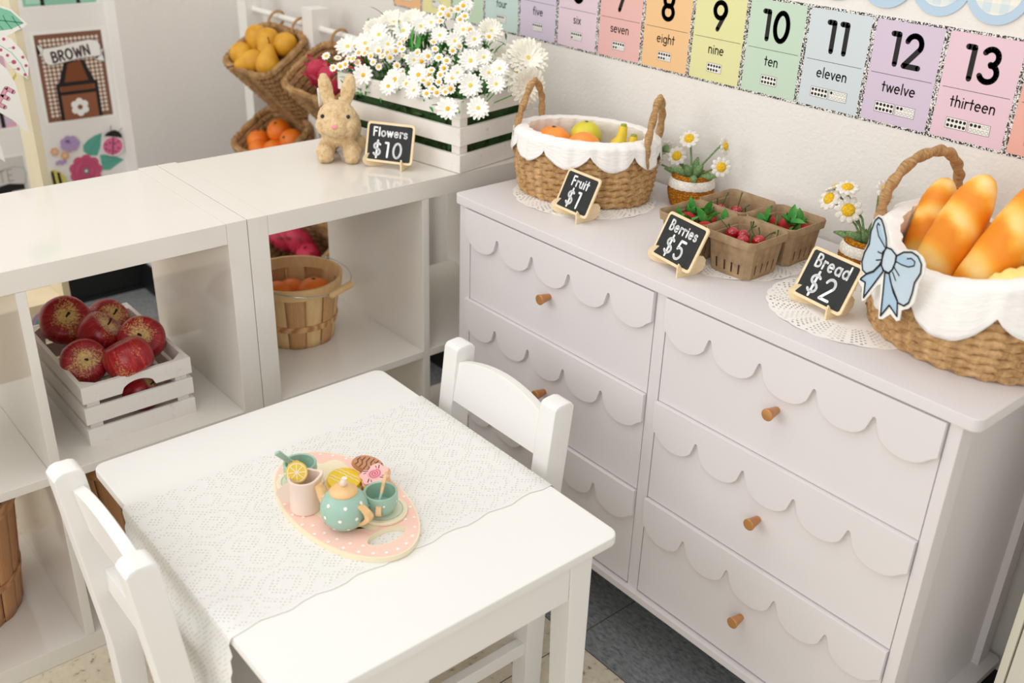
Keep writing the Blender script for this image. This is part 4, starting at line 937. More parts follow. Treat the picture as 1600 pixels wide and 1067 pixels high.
# ================================================================== bushel baskets with wire handles
def bushel(label, loc, r0, r1, H, rz, veneer='veneer', band='veneer2', handle=True, n=14, tops=True):
    t = thing('bushel_basket', label, 'basket', loc, rz, 'round wood veneer baskets')
    def rad(z): return r0+(r1-r0)*z/H
    for k in range(n):
        a0 = 2*pi*k/n; wd = 2*pi/n*.97; alt = k % 2
        b = MB()
        def fn(u, v):
            a = a0-wd/2+wd*u; z = H*v; q = rad(z)-(.0012 if alt else 0); q *= 1-.02*(1-v)*(abs(u-.5)*2)**2
            return (q*cos(a), q*sin(a), z)
        b.grid(fn, 5, 10, us=.9, vs=1); o = b.build('stave', band if alt else veneer, t, None); solid(o, .0016, -1)
    for z0, hgt, g in ((H-.022, .024, .0035), (H*.30, .013, .0016)):
        b = MB(); q = lambda z: rad(z)
        b.lathe([(q(z0)+.0004, z0), (q(z0)+g, z0), (q(z0+hgt)+g, z0+hgt), (q(z0+hgt)-(.003 if z0 > H/2 else 0), z0+hgt)]+([(q(z0)-.004, z0+.001)] if z0 > H/2 else [(q(z0)+.0003, z0+hgt)]), 48)
        b.build('band', band if z0 > H/2 else veneer, t, 30)
    b = MB(); b.lathe([(0, .006), (r0*.985, .006), (r0*.985, .010), (0, .010)], 32); b.build('base', veneer, t)
    if handle:
        zz = H+.004; R_ = r1+.007
        for s in (-1, 1):
            b = MB(); b.tube([(0, s*(r1+.002), H-.012), (0, s*(r1+.008), H-.004), (0, s*(r1+.004), H+.008), (0, s*(r1-.004), H+.006)], .0011, 8); b.tube([(-.006, s*(r1+.006), H+.002), (.006, s*(r1+.006), H+.002)], .0022, 8); b.build('wire_hook', 'wire', t)
        pts = [(R_*1.16*sin(pi*i/24)**.8, -R_*cos(pi*i/24), zz-.012*sin(pi*i/24)) for i in range(25)]
        b = MB(); b.tube(pts, .0013, 8); h = b.build('wire_handle', 'wire', t)
        gx = R_*1.16; b = MB(); b.tube([(gx-.003, -.034, zz-.0115), (gx, -.033, zz-.0115), (gx, .033, zz-.0115), (gx-.003, .034, zz-.0115)], [.004, .0075, .0075, .004], 14); b.build('wooden_grip', 'veneer2', h)
    return t
bushel('veneer bushel basket of oranges with a wire handle, on the right shelf', (-.232, .205, .3912), .078, .098, .142, radians(22))
for k, (x, y, z, l) in enumerate(((-.205, .235, .488, 'orange nearest the handle grip in the bushel basket'), (-.245, .172, .482, 'left orange in the bushel basket by the wire hook'), (-.262, .212, .472, 'orange between two others in the bushel basket'))):
    if k == 0: bo = fruit_ball('orange', .039, 'orange', l, 'orange', (x, y, z), 'oranges in the bushel basket')
    else: dup(bo, (x, y, z), (.4+k, .7*k, 0), l, .94)
bushel('brown veneer basket on the bottom shelf at the left edge', (-.218, -.548, .0395), .108, .132, .25, 0, 'terracottawood', 'terracottawood', False, 18)
fruit_ball('melon', .068, 'leafdark', 'dark green fruit inside the bottom left veneer basket', 'melon', (-.235, -.52, .155))
bushel('brown veneer basket on the bottom shelf behind the left chair', (-.215, -.195, .0395), .10, .125, .25, .3, 'terracottawood', 'terracottawood', False, 18)
fruit_ball('squash', .072, 'pear', 'golden brown squash in the basket behind the left chair', 'squash', (-.215, -.195, .235))

# ================================================================== pulp cartons and berries
M_['pulp'] = noisy('grey_brown_moulded_pulp', (150, 124, 94), (174, 148, 116), 60, .9, bump=.3, bscale=260, bd=.0015, spec=.15)
def carton(label, x, y):
    t = thing('berry_carton', label, 'carton', (x, y, .7565), 0, 'pulp berry cartons')
    H = .068; b = MB(); t1, t0, c = .0505, .040, .009
    side = [0, .13, .19, .38, .44, .60, .66, .82, .88, 1]; slots = (1, 3, 5, 7)
    def ring(hw, z, rc):
        P = []
        for k in range(4):
            a = k*pi/2
            for s in side: P.append((rot((-hw+rc+(2*hw-2*rc)*s, -hw), a), z))
        return [(p[0], p[1], z) for p, z in P]
    def rot(p, a): return (p[0]*cos(a)-p[1]*sin(a), p[0]*sin(a)+p[1]*cos(a))
    lv = [(0, 0), (.10, .1), (.36, .36), (.80, .80), (.80, .80), (1, 1)]
    rings = []
    for i, (f, q) in enumerate(lv):
        hw = t0+(t1-.004-t0)*q if i < 4 else t1-(.0012 if i == 4 else 0)
        rings.append([b.bm.verts.new(p) for p in ring(hw, H*f, c)])
    n = len(rings[0])
    for i in range(len(rings)-1):
        for k in range(n):
            if i == 1 and (k % 10) in slots: continue
            b.bm.faces.new((rings[i][k], rings[i][(k+1) % n], rings[i+1][(k+1) % n], rings[i+1][k]))
    b.bm.faces.new(rings[0][::-1]); o = b.build('tray_body', 'pulp', t, 25); solid(o, .0022, -1); return t
cps = {'front': (.6435, .5575), 'left': (.541, .5575), 'back': (.541, .6605), 'right': (.6435, .6605)}
carton('brown pulp carton of cherries at the front of the four', *cps['front']); carton('brown pulp carton of strawberries at the left of the four', *cps['left'])
carton('brown pulp carton of cherries at the back by the wall', *cps['back']); carton('brown pulp carton of strawberries at the right of the four', *cps['right'])
def cherry0():
    b = MB(); r = .0105; b.lathe([(max(0, r*cos(-pi/2+pi*k/14)*1.04), r*.96*sin(-pi/2+pi*k/14)-(.002 if k == 14 else 0)) for k in range(15)], 20); o = b.build('cherry', 'cherry', None, None)
    b = MB(); b.tube([(0, 0, .008), (.001, 0, .016), (.004, .001, .026), (.009, .002, .033)], [.0008, .0008, .0009, .0014], 6); b.build('stalk', 'leafdark', o); return tag(o, 'x', 'cherry')
CH = cherry0(); first = True
for key, zz, pos in (('front', .797, [(-.010, .006), (-.029, .000), (.004, -.014), (.020, .006), (.006, .026), (-.018, -.020), (.026, -.018), (-.004, -.029), (-.026, .022), (.026, .026), (.012, .010), (-.028, -.026)]), ('back', .789, [(-.028, -.008), (-.006, .010), (.012, -.020), (-.016, -.030), (.030, .004), (.008, .034)])):
    for k, (dx, dy) in enumerate(pos):
        p = (cps[key][0]+dx, cps[key][1]+dy, zz+(.012 if k < 4 else -.003)); rt_ = (random.uniform(-.9, .9), random.uniform(-.9, .9), random.uniform(0, 6)); lb = 'red cherry in the pulp carton %s' % ('at the front' if key == 'front' else 'at the back by the wall')
        if first: CH.location = p; CH.rotation_euler = rt_; CH['label'] = lb; CH['group'] = 'cherries in the front carton'; first = False
        else: dup(CH, p, rt_, lb, group='cherries in the %s carton' % key)
def leaf_mesh(b, p, d, L, w, upv=(0, 0, 1), bend=.3, n=5):
    p, d, upv = Vector(p), Vector(d).normalized(), Vector(upv); s = d.cross(upv)
    s = s.normalized() if s.length > 1e-4 else Vector((1, 0, 0)); nn = s.cross(d)
    def fn(u, v):
        x = (u-.5)*w*sin(pi*min(1, v*.93+.05))**.8; return p+d*(L*v)+s*x+nn*(-bend*L*v*v+abs(u-.5)*w*.35)
    b.grid(fn, 2, n)
def strawberry0():
    b = MB(); pr = [(0, -.021), (.004, -.019), (.009, -.011), (.0125, -.002), (.0135, .004), (.012, .009), (.007, .012), (0, .0125)]; b.lathe(pr, 18); o = b.build('strawberry', 'straw', None, None)
    b = MB()
    for k in range(6): a = k*pi/3; leaf_mesh(b, (0, 0, .012), (cos(a), sin(a), .35), .017, .009, bend=-.2)
    for k in range(3): a = k*2.1+.4; leaf_mesh(b, (0, 0, .012), (cos(a)*.6, sin(a)*.6, 1), .030, .015, bend=.4)
    b.tube([(0, 0, .011), (.001, 0, .02), (.003, .002, .027)], .0011, 6); b.build('leafy_cap', 'leaf', o, None); return tag(o, 'x', 'strawberry')
SB = strawberry0(); first = True
for key, zz, pos in (('left', .797, [(-.026, .006), (.004, .024), (.022, -.006), (-.006, -.024), (.026, .028), (-.030, -.028)]), ('right', .797, [(-.030, .004), (-.008, .016), (.024, .022), (.006, -.014), (.030, -.010), (-.02, -.028)])):
    for k, (dx, dy) in enumerate(pos):
        p = (cps[key][0]+dx, cps[key][1]+dy, zz+(.004 if k < 3 else -.006)); rt_ = (random.uniform(-1.2, 1.2), random.uniform(-.9, .9), random.uniform(0, 6)); lb = 'leafy strawberry in the pulp carton on the %s' % key
        if first: SB.location = p; SB.rotation_euler = rt_; SB['label'] = lb; SB['group'] = 'strawberries in the left carton'; first = False
        else: dup(SB, p, rt_, lb, group='strawberries in the %s carton' % key)

# ================================================================== crocheted flower pots
def knit(name, a, b_, s=260):
    t = NT(name); v = t.coord('Object'); w = t.n('ShaderNodeTexVoronoi', i_Scale=s); t.l(v, w.inputs['Vector']); t.color(t.ramp(w.outputs['Distance'], [(.1, b_), (.55, a)])); t.bump(w.outputs['Distance'], -.7, .003); return t.set(.95, spec=.1)
M_['yarn_amber'] = knit('amber_crochet_yarn', (150, 92, 24), (208, 142, 52)); M_['yarn_white'] = knit('white_crochet_yarn', (222, 216, 204), (248, 244, 236)); M_['yarn_yellow'] = knit('yellow_crochet_yarn', (222, 176, 40), (246, 212, 84), 330); M_['yarn_green'] = knit('sage_green_yarn', (112, 142, 94), (156, 182, 130), 330)
def pot(label, loc, flowers, leaves):
    t = thing('crochet_flower_pot', label, 'flower pot', loc, 0, 'crocheted daisy pots')
    pr = []
    for k in range(41):
        f = k/40; r = .032+.0115*sin(pi*(f*.80+.10)); pr.append((r+.0011*sin(f*2*pi*11), .060*f))
    b = MB(); b.lathe([(0, 0)]+pr+[(.032, .062), (.027, .060), (.026, .053), (0, .050)], 40, mod=lambda r, z, a, v: (r*(1+.012*sin(a*30)), z)); b.build('pot', 'yarn_amber', t, None)
    b = MB(); b.lathe([(.0438, .0385), (.0452, .0395), (.0438, .046), (.0415, .052), (.0390, .0545)], 60, mod=lambda r, z, a, v: (r*(1+.006*sin(a*22)), z-.0016*abs(sin(a*11))*(v < .1))); b.build('lace_band', 'yarn_white', t, None)
    for d, L in leaves:
        b = MB(); d = Vector(d).normalized(); s = d.cross(Vector((0, 0, 1))); s = s.normalized() if s.length > .01 else Vector((1, 0, 0)); pts = [Vector((0, 0, .049))+Vector((d.x, d.y, 0))*.010+d*(L*i/8)+Vector((0, 0, -.25*L*(i/8)**2)) for i in range(9)]
        b.tube(pts, [.0035+.0042*sin(pi*min(1,i/7)) if i < 8 else .0015 for i in range(9)], 8); b.build('leaf', 'yarn_green', t, None)
    for p, d, r in flowers:
        p, d = Vector(p), Vector(d).normalized()
        b = MB(); m = (Vector((p.x*.35, p.y*.35, (p.z+.045)*.5))); b.tube([Vector((p.x*.1, p.y*.1, .050)), m, p-d*.012, p-d*.004], .0019, 8); b.build('stem', 'yarn_green', t, None)
        b = MB(); Mx = Matrix.Translation(p) @ aim(d).to_matrix().to_4x4()
        for k in range(10):
            a = k*2*pi/10; q = Mx @ Matrix.Rotation(a, 4, 'Z'); b.sphere((0, 0, 0), 1, 10, 8, M=q @ Matrix.Translation((r*.70, 0, 0)) @ Matrix.Diagonal((r*.36, r*.27, r*.13, 1)))
        fo = b.build('flower', 'yarn_white', t, None)
        b = MB(); b.sphere((0, 0, 0), 1, 16, 10, M=Mx @ Matrix.Translation((0, 0, r*.08)) @ Matrix.Diagonal((r*.50, r*.50, r*.26, 1))); b.build('flower_centre', 'yarn_yellow', fo, None)
        b = MB(); b.lathe([(0, -.012), (.003, -.010), (.0075, -.004), (.0085, -.0015), (0, -.0012)], 12, M=Mx); b.build('calyx', 'yarn_green', fo, None)
LV = [((-1, -.3, .5), .055), ((-.6, -.7, .9), .05), ((.1, -.6, 1.2), .055), ((.6, -.2, 1.2), .06), ((1, .1, .7), .055), ((.7, -.7, .6), .05), ((-.2, .5, 1.3), .055)]
pot('amber crocheted pot of white daisies beside the oval fruit basket', (.375, .735, .7562), [((-.020, .004, .122), (.25, -.75, .8), .0190), ((-.042, .0, .084), (.35, -.9, .6), .0190), ((-.090, .0, .062), (-.3, -.75, .6), .0185), ((.062, .004, .088), (.75, -.7, .25), .0185), ((.058, .012, .125), (1, .25, .35), .0165), ((-.085, .012, .088), (-.9, .2, .4), .017)], LV)
pot('amber crocheted pot of white daisies beside the bread basket', (.775, .705, .7562), [((-.034, -.022, .104), (.5, -.95, .35), .0215), ((-.072, -.020, .112), (-.25, -.85, .55), .0200), ((-.072, -.005, .128), (-.5, .1, .8), .018), ((-.044, -.020, .138), (.1, -.3, .85), .0185), ((.022, -.022, .150), (.85, -.05, .55), .0195)], LV)

# ================================================================== toy tea set
def dots(name, base, dot, scale, thr=.16):
    t = NT(name); w = t.n('ShaderNodeTexVoronoi', i_Scale=scale, i_Randomness=.12); t.l(t.coord('Object'), w.inputs['Vector']); t.color(t.mix(t.math('LESS_THAN', w.outputs['Distance'], thr), base, dot)); return t.set(.4)
M_['sage'] = noisy('sage_green_paint', (156, 190, 172), (163, 196, 179), 20, .4); M_['toywood'] = noisy('toy_beech_wood', (224, 180, 122), (236, 198, 146), 40, .5, stretch=(1, 1, 5)); M_['blush'] = noisy('blush_cream_paint', (232, 210, 194), (236, 216, 202), 20, .42)
M_['pinkpaint'] = flat('pastel_pink_paint', (246, 204, 188), .5); M_['creampaint'] = flat('pale_cream_paint', (240, 228, 196), .5); M_['whitedot'] = flat('white_dot_paint', (252, 244, 238), .5)
M_['yolk'] = flat('yellow_icing_paint', (232, 196, 40), .45); M_['cocoa'] = noisy('brown_biscuit_paint', (190, 130, 92), (202, 142, 104), 50, .5); M_['icepink'] = flat('pink_icing_paint', (248, 190, 184), .45); M_['redline'] = flat('coral_red_line', (222, 84, 92), .5); M_['navy'] = flat('navy_line', (72, 74, 96), .5); M_['darkbrown'] = flat('dark_chocolate_line', (88, 56, 40), .5); M_['palegreen'] = flat('pale_green_saucer_paint', (222, 222, 196), .45)
TC = (.4985, -.1225); TA, TB = .150, .0835; TR = radians(-1)
def tray():
    b = MB(); z0, z1 = .0012, .0092; hx, hy, ha, hb = .105, .004, .0145, .030
    # oval board with a lengthways grip hole: two rings of quads split around the hole
    def R2(p): return (TC[0]+p[0]*cos(TR)-p[1]*sin(TR), TC[1]+p[0]*sin(TR)+p[1]*cos(TR))
    N = 96; import mathutils
    out = [(TA*cos(2*pi*k/N), TB*sin(2*pi*k/N)) for k in range(N)]; hole = [(hx+ha*cos(-2*pi*k/24), hy+hb*sin(-2*pi*k/24)) for k in range(24)]
    tri = mathutils.geometry.delaunay_2d_cdt([Vector(p) for p in out+hole], [], [list(range(N)), list(range(N, N+24))[::-1]], 1, 1e-6) if False else None
    # bridge: cut polygon from the outer rim to the hole
    poly = out[:]+[out[0]]+[hole[(k) % 24] for k in range(25)]
    def slab(z, pts): return [b.bm.verts.new((*R2(p), .5+z)) for p in pts]
    tm = bmesh.new(); vo = [tm.verts.new((*R2(p), .5+z1)) for p in out]; vh = [tm.verts.new((*R2(p), .5+z1)) for p in hole]
    ed = [tm.edges.new((vo[k], vo[(k+1) % N])) for k in range(N)]+[tm.edges.new((vh[k], vh[(k+1) % 24])) for k in range(24)]
    bmesh.ops.triangle_fill(tm, edges=ed, use_beauty=True)
    for f in tm.faces:
        if f.normal.z < 0: f.normal_flip()
    r = bmesh.ops.extrude_face_region(tm, geom=tm.faces[:]); bmesh.ops.translate(tm, vec=(0, 0, z0-z1), verts=[v for v in r['geom'] if isinstance(v, bmesh.types.BMVert)])
    bmesh.ops.recalc_face_normals(tm, faces=tm.faces); b.mi = 0; b.merge(tm)
    # pink printed rim (a ring that leaves the bare edge and the scalloped cream centre)
    F = lambda o: (lambda p, q: (*R2((p, q)), .5+z1+o)); e = .0025
    tm = bmesh.new(); vo = [tm.verts.new(F(.0002)((TA-e)*cos(2*pi*k/N), (TB-e)*sin(2*pi*k/N))) for k in range(N)]; vh = [tm.verts.new(F(.0002)(hx+(ha+.0012)*cos(2*pi*k/24), hy+(hb+.0012)*sin(2*pi*k/24))) for k in range(24)]
    ed = [tm.edges.new((vo[k], vo[(k+1) % N])) for k in range(N)]+[tm.edges.new((vh[k], vh[(k+1) % 24])) for k in range(24)]
    bmesh.ops.triangle_fill(tm, edges=ed, use_beauty=True)
    for f in tm.faces:
        if f.normal.z < 0: f.normal_flip()
    b.mi = 1; b.merge(tm)
    b.mi = 2; M = 160; b.poly([(-.022+(.098+.009*cos(8*2*pi*k/M))*cos(2*pi*k/M), (.0585+.0055*cos(8*2*pi*k/M))*sin(2*pi*k/M)) for k in range(M)], F(.0004))
    b.mi = 3
    for k in range(30):
        a = 2*pi*k/30
        for q, o in ((.93, 0), (.81, .105)):
            p = (TA*q*cos(a+o), TB*q*sin(a+o))
            if ((p[0]-hx)/(ha+.006))**2+((p[1]-hy)/(hb+.006))**2 > 1 and (((p[0]+.022)/.112)**2+(p[1]/.068)**2 > 1): b.disc2(p, .0024, F(.0006), 12)
    tag(b.build('serving_tray', ['creampaint', 'pinkpaint', 'creampaint', 'whitedot'], None, 30, weld=1e-6), 'oval pink polka dot toy tray with a cut-out grip on the lace runner', 'tray')
tray()
ZT = .5098
def teapot():
    t = thing('toy_teapot', 'sage green polka dot toy teapot with wooden lid and handle', 'teapot', (.5475, -.152, ZT), radians(18))
    R_ = .0335; pr = [(0, .0006), (.016, .0006)]
    for k in range(1, 23):
        a = -1.02+(1.02+.98)*k/22; pr.append((R_*cos(a), .0285+.0325*sin(a)))
    b = MB(); b.lathe(pr, 40); b.mi = 1
    for row, (el, n, o) in enumerate(((-.55, 9, 0), (.02, 9, .35), (.58, 7, .1))):
        for k in range(n):
            a = 2*pi*k/n+o; c = Vector((cos(el)*cos(a), cos(el)*sin(a), sin(el))); p = Vector((R_*c.x, R_*c.y, .0285+.0325*c.z)); s = c.orthogonal().normalized(); q = c.cross(s); w = .0026
            V = [p+c*.0004+s*w*cos(2*pi*j/12)+q*w*sin(2*pi*j/12) for j in range(12)]; b.face(V)
    b.build('body', ['sage', 'whitedot'], t, 60)
    b = MB(); b.lathe([(.0192, .0548), (.0198, .0562), (.0192, .0585), (.0135, .0628), (.0068, .0652), (.0035, .0660)], 32); ld = b.build('lid', 'toywood', t)
    MB().sphere((0, 0, .0695), .0052, 16, 12).build('lid_knob', 'blush', ld)
    b = MB(); b.tube([(-.0295, 0, .022), (-.037, 0, .032), (-.043, 0, .042), (-.0465, 0, .049)], [.009, .0085, .0072, .0064], 16); b.build('spout', 'toywood', t)
    b = MB(); P = [(.026+.0225*sin(pi*i/12), .0455-.037*i/12+.004*sin(pi*i/12)) for i in range(13)]
    b.prism([(x, z) for x, z in P]+[(x-.0085, z) for x, z in P[::-1]], -.0055, .0055, lambda a, c, h: (a, h, c), bev=.001); b.build('handle', 'toywood', t)
teapot()
def vessel(t, pr, mat, n=36): return MB_l(pr, n).build('body', mat, t, 35)
def MB_l(pr, n): b = MB(); b.lathe(pr, n); return b
def jug():
    t = thing('toy_milk_jug', 'blush cream toy milk jug beside the teapot', 'jug', (.4800, -.1765, ZT), radians(20))
    b = MB(); b.lathe([(0, 0), (.0205, 0), (.0215, .0012), (.0208, .028), (.0215, .048), (.0225, .0535), (.0215, .0545), (.0185, .0535), (.0178, .01), (0, .009)], 40, mod=lambda r, z, a, v: (r*(1+.30*max(0, (z-.03)/.0245)*max(0, cos(a-.9))**14), z+(.002*max(0, cos(a-.9))**10 if z > .05 else 0)))
    b.build('body', 'blush', t, 35)
    b = MB(); P = [(-.019-.0185*sin(pi*i/10), .046-.034*i/10) for i in range(11)]; b.prism([(x, z) for x, z in P]+[(-.017, P[-1][1]), (-.017, P[0][1])], -.0045, .0045, lambda a, c, h: (a*cos(.6), h+a*.56, c), bev=.001); b.build('handle', 'blush', t)
    return t
jug()
def cup(label, loc, rz):
    t = thing('toy_teacup', label, 'cup', loc, rz, 'sage green toy teacups')
    b = MB(); b.lathe([(0, 0), (.0145, 0), (.018, .003), (.0232, .012), (.0246, .022), (.0242, .0335), (.0232, .0348), (.0210, .0335), (.0212, .022), (.019, .010), (0, .008)], 40); b.mi = 1
    for k in range(7): a = 2*pi*k/7+.3; c = Vector((cos(a), sin(a), 0)); s = Vector((-sin(a), cos(a), 0)); p = c*.0250+Vector((0, 0, .024)); b.face([p+s*.0017*cos(2*pi*j/10)+Vector((0, 0, .0017*sin(2*pi*j/10))) for j in range(10)])
    b.build('body', ['sage', 'whitedot'], t, 35)
    b = MB(); P = [(.0225+.0105*sin(pi*i/8), .026-.019*i/8) for i in range(9)]; b.prism(P+[(.0215, .007), (.026, .012), (.0275, .0165), (.026, .021), (.0215, .026)], -.0038, .0038, lambda a, c, h: (a, h, c)); b.build('handle', 'toywood', t)
def saucer(label, loc):
    t = tag(MB_l([(0, 0), (.034, 0), (.0348, .0008), (.0348, .0042), (.0338, .005), (0, .005)], 48).build('toy_saucer', 'creampaint', None, 35), label, 'saucer', 'toy saucers on the tray'); t.location = loc
    MB_l([(0, .0052), (.0275, .0052)], 48).build('inner_circle', 'palegreen', t, None)
    b = MB(); b.stroke(arc(0, 0, .0278, .0278, 0, 354, 48), .0009, lambda a, c: (a, c, .0054), 6, True); b.build('ring_line', 'sage', t, None, weld=0)
saucer('cream toy saucer under the right green teacup', (.5555, -.0935, ZT)); saucer('cream toy saucer under the teacup behind the milk jug', (.4225, -.152, ZT))
cup('sage green toy teacup with a spoon on the right saucer', (.5575, -.0985, ZT+.0052), radians(-40)); cup('sage green toy teacup behind the milk jug', (.4250, -.152, ZT+.0052), radians(150))
def spoon(label, p, d, spin, k=1):
    p, d = Vector(p), Vector(d).normalized(); b = MB(); q = (d.to_track_quat('X', 'Z') @ Euler((spin, 0, 0)).to_quaternion()).to_matrix().to_4x4(); Mx = Matrix.Translation(p) @ q
    pts = [(x*k, y) for x, y in [(0, -.0035), (.055, -.0045), (.058, -.003), (.059, 0), (.058, .003), (.055, .0045), (0, .0035)]]; b.prism(pts, -.0018, .0018, lambda a, c, h: Mx @ Vector((a, c, h)), bev=.0006); o = b.build('toy_spoon', 'sage', None, 35); tag(o, label, 'spoon', 'toy spoons in the tea set')
    b = MB(); pts = [(.0, -.0036)]+[(-.019+.012*cos(a), .0085*sin(a)) for a in [-.5-(2*pi-1)*i/16 for i in range(17)]]+[(0, .0036)]; b.prism(pts, -.0022, .0022, lambda a, c, h: Mx @ Vector((a, c, h)), bev=.0005); b.build('wooden_bowl', 'toywood', o)
spoon('toy spoon with green handle leaning out of the back teacup', (.4345, -.172, .5630), (.45, -.55, .72), .6)
spoon('toy spoon lying in the right teacup, wooden end up', (.5605, -.0990, .5470), (.30, -.45, -.62), 1.3, .42)
def lemon_slice():
    Mx = Matrix.Translation((.4690, -.1805, .5665)) @ aim((.80, -.42, .48)).to_matrix().to_4x4(); b = MB(); N = 36; F = lambda o: (lambda a, c: Mx @ Vector((a, c, o)))
    b.prism([(.0155*cos(2*pi*k/N), .0155*sin(2*pi*k/N)) for k in range(N)], -.003, .003, lambda a, c, h: Mx @ Vector((a, c, h)), bev=.0006); b.mi = 1; b.stroke(arc(0, 0, .0128, .0128, 0, 350, 30), .0011, F(.0033), 6, True)
    for k in range(4): a = k*pi/4; b.stroke([(-.0125*cos(a), -.0125*sin(a)), (.0125*cos(a), .0125*sin(a))], .0009, F(.0034), 6)
    tag(b.build('lemon_slice', ['yolk', 'whitedot'], None, 35, weld=0), 'yellow toy lemon slice stuck in the milk jug', 'lemon slice')
lemon_slice()
def biscuit(nm, label, loc, tilt, pts, mats, deco, th=.008):
    b = MB(); b.prism(pts, 0, th*.55, bev=.0008); b.mi = 1; b.prism([(x*.91, y*.91) for x, y in pts], th*.5, th, bev=.0008); deco(b, lambda a, c: (a, c, th+.0003))
    o = b.build(nm, mats, None, 35, weld=0); o.location = loc; o.rotation_euler = tilt; tag(o, label, 'biscuit', 'toy biscuits on the tray')
circ = lambda r, n=40, w=0, k=0: [((r+w*cos(k*2*pi*i/n))*cos(2*pi*i/n), (r+w*cos(k*2*pi*i/n))*sin(2*pi*i/n)) for i in range(n)]
def d1(b, F):
    b.mi = 2; b.disc2((0, 0), .0042, F, 14)
    for y in (-.012, -.006, .006, .012):
        L = sqrt(.0235**2-y*y)*.93; b.stroke([(-L+2*L*i/18, y+.0016*abs(sin(i*pi/4.5))) for i in range(19)], .001, F, 6)
biscuit('toy_biscuit', 'round yellow iced toy biscuit with white wavy lines', (.4700, -.1060, ZT), (.05, .10, .35), circ(.0275), ['toywood', 'yolk', 'whitedot'], d1, .017)
def d2(b, F):
    b.mi = 2; b.disc2((0, 0), .0105, F, 20); b.mi = 3; G2 = lambda a, c: (a, c, F(0, 0)[2]+.0003)
    b.stroke([((.001+.0085*i/40)*cos(i*.38), (.001+.0085*i/40)*sin(i*.38)) for i in range(41)], .0013, G2, 6); b.mi = 4
    for a in (0.6, 2.4, 3.9, 5.4): b.stroke([(.0125*cos(a), .0125*sin(a)), (.0185*cos(a+.15), .0185*sin(a+.15))], .0016, F, 6); b.stroke([(.013*cos(a+.3), .013*sin(a+.3)), (.0165*cos(a+.45), .0165*sin(a+.45))], .0012, F, 6)
biscuit('toy_biscuit', 'pink flower shaped toy biscuit with a swirled rose', (.4950, -.0670, ZT+.0135), (.18, .14, -.4), circ(.0235, 56, .0018, 7), ['toywood', 'icepink', 'p_pink', 'redline', 'navy'], d2, .009)
def d3(b, F):
    b.mi = 2
    for k in range(6):
        x = -.017+.0068*k; h = .0118*sqrt(max(.05, 1-(x/.022)**2)); b.stroke([(x-.002, -h), (x+.001, -h*.3), (x-.001, h*.3), (x+.002, h)], .0014, F, 6)
    for x, y in ((-.013, .004), (.001, -.006), (.008, .006), (.015, -.002)): b.disc2((x, y), .0009, F, 8)
biscuit('toy_biscuit', 'brown croissant shaped toy biscuit with dark stripes', (.4700, -.0640, ZT+.0175), (.25, .25, .80), [(.0255*cos(a), .0175*sin(a)*(1.0 if sin(a) > 0 else .75)) for a in [2*pi*i/40 for i in range(40)]], ['cocoa', 'cocoa', 'darkbrown'], d3, .009)
biscuit('toy_biscuit', 'plain wooden underside biscuit lying beneath the pink and brown ones', (.4860, -.0640, ZT), (0, 0, 0), circ(.024), ['toywood', 'toywood'], lambda b, F: None, .013)

# ================================================================== plush rabbit
M_['plush'] = (lambda t: (t.color(t.ramp(t.noise(t.coord('Object'), 90, 4, .7), [(.3, (216, 174, 120)), (.5, (242, 208, 156)), (.7, (250, 226, 182))])), t.bump(t.noise(t.coord('Object'), 210, 4, .7), .9, .006), t.b.inputs.__getitem__('Sheen Weight').__setattr__('default_value', .3), t.set(.95, spec=.1))[-1])(NT('curly_tan_plush'))
M_['eye'] = flat('black_glass_eye', (14, 12, 12), .1); M_['nosepink'] = flat('pink_stitched_nose', (238, 150, 160), .6); M_['tagwhite'] = flat('white_satin_tag', (240, 240, 244), .5)
def bunny():
    t = thing('plush_rabbit', 'curly tan plush rabbit standing beside the flower crate', 'soft toy', (-.222, .325, .7682), radians(-38))
    # local: +x is the way it faces
    b = MB(); S = lambda c, r, sc=(1, 1, 1), M=None: b.sphere(c, r, 24, 16, sc, M)
    S((-.030, 0, .060), .044, (1.25, .95, .98)); S((-.005, 0, .062), .040, (1, .98, .98)); S((.022, 0, .088), .040, (.98, 1.0, .94)); S((.050, 0, .077), .021, (1, 1.15, .85))
    S((.036, .020, .078), .022); S((.036, -.020, .078), .022)
    for y in (-.027, .027):
        S((.020, y, .020), .020, (1.05, .95, 1.15)); S((.028, y, .011), .0165, (1.25, 1, .8)); S((-.055, y, .018), .022, (1.4, .95, .85))
        M = Matrix.Rotation(radians(-14), 4, 'Y') @ Matrix.Rotation(radians(-11 if y > 0 else 11), 4, 'X'); S((.004, y*.82, .142), .030, (.42, .48, 1.15), M)
    S((-.080, 0, .062), .016)
    o = b.build('body', 'plush', t, None, weld=0)
    m = o.modifiers.new('skin', 'REMESH'); m.mode = 'VOXEL'; m.voxel_size = .0028; m.use_smooth_shade = True
    m = o.modifiers.new('soften', 'SMOOTH'); m.factor = .6; m.iterations = 5
    tx = bpy.data.textures.new('curls', 'CLOUDS'); tx.noise_scale = .0075; tx.noise_depth = 2
    m = o.modifiers.new('curls', 'DISPLACE'); m.texture = tx; m.strength = .0055; m.mid_level = .5; m.texture_coords = 'LOCAL'
    for y in (-.0255, .0255): MB().sphere((.0505, y, .1000), .0040, 14, 10).build('eye', 'eye', t)
    b = MB(); b.sphere((.0708, 0, .0840), 1, 12, 8, (.0022, .0062, .0042)); b.build('nose', 'nosepink', t)
    b = MB(); b.grid(lambda u, v: (.000-.012*v+.004*u, -.030-.010*u, .150-.040*v-.006*u), 3, 4); tg = b.build('sewn_tag', 'tagwhite', t, None); solid(tg, .0006)
bunny()

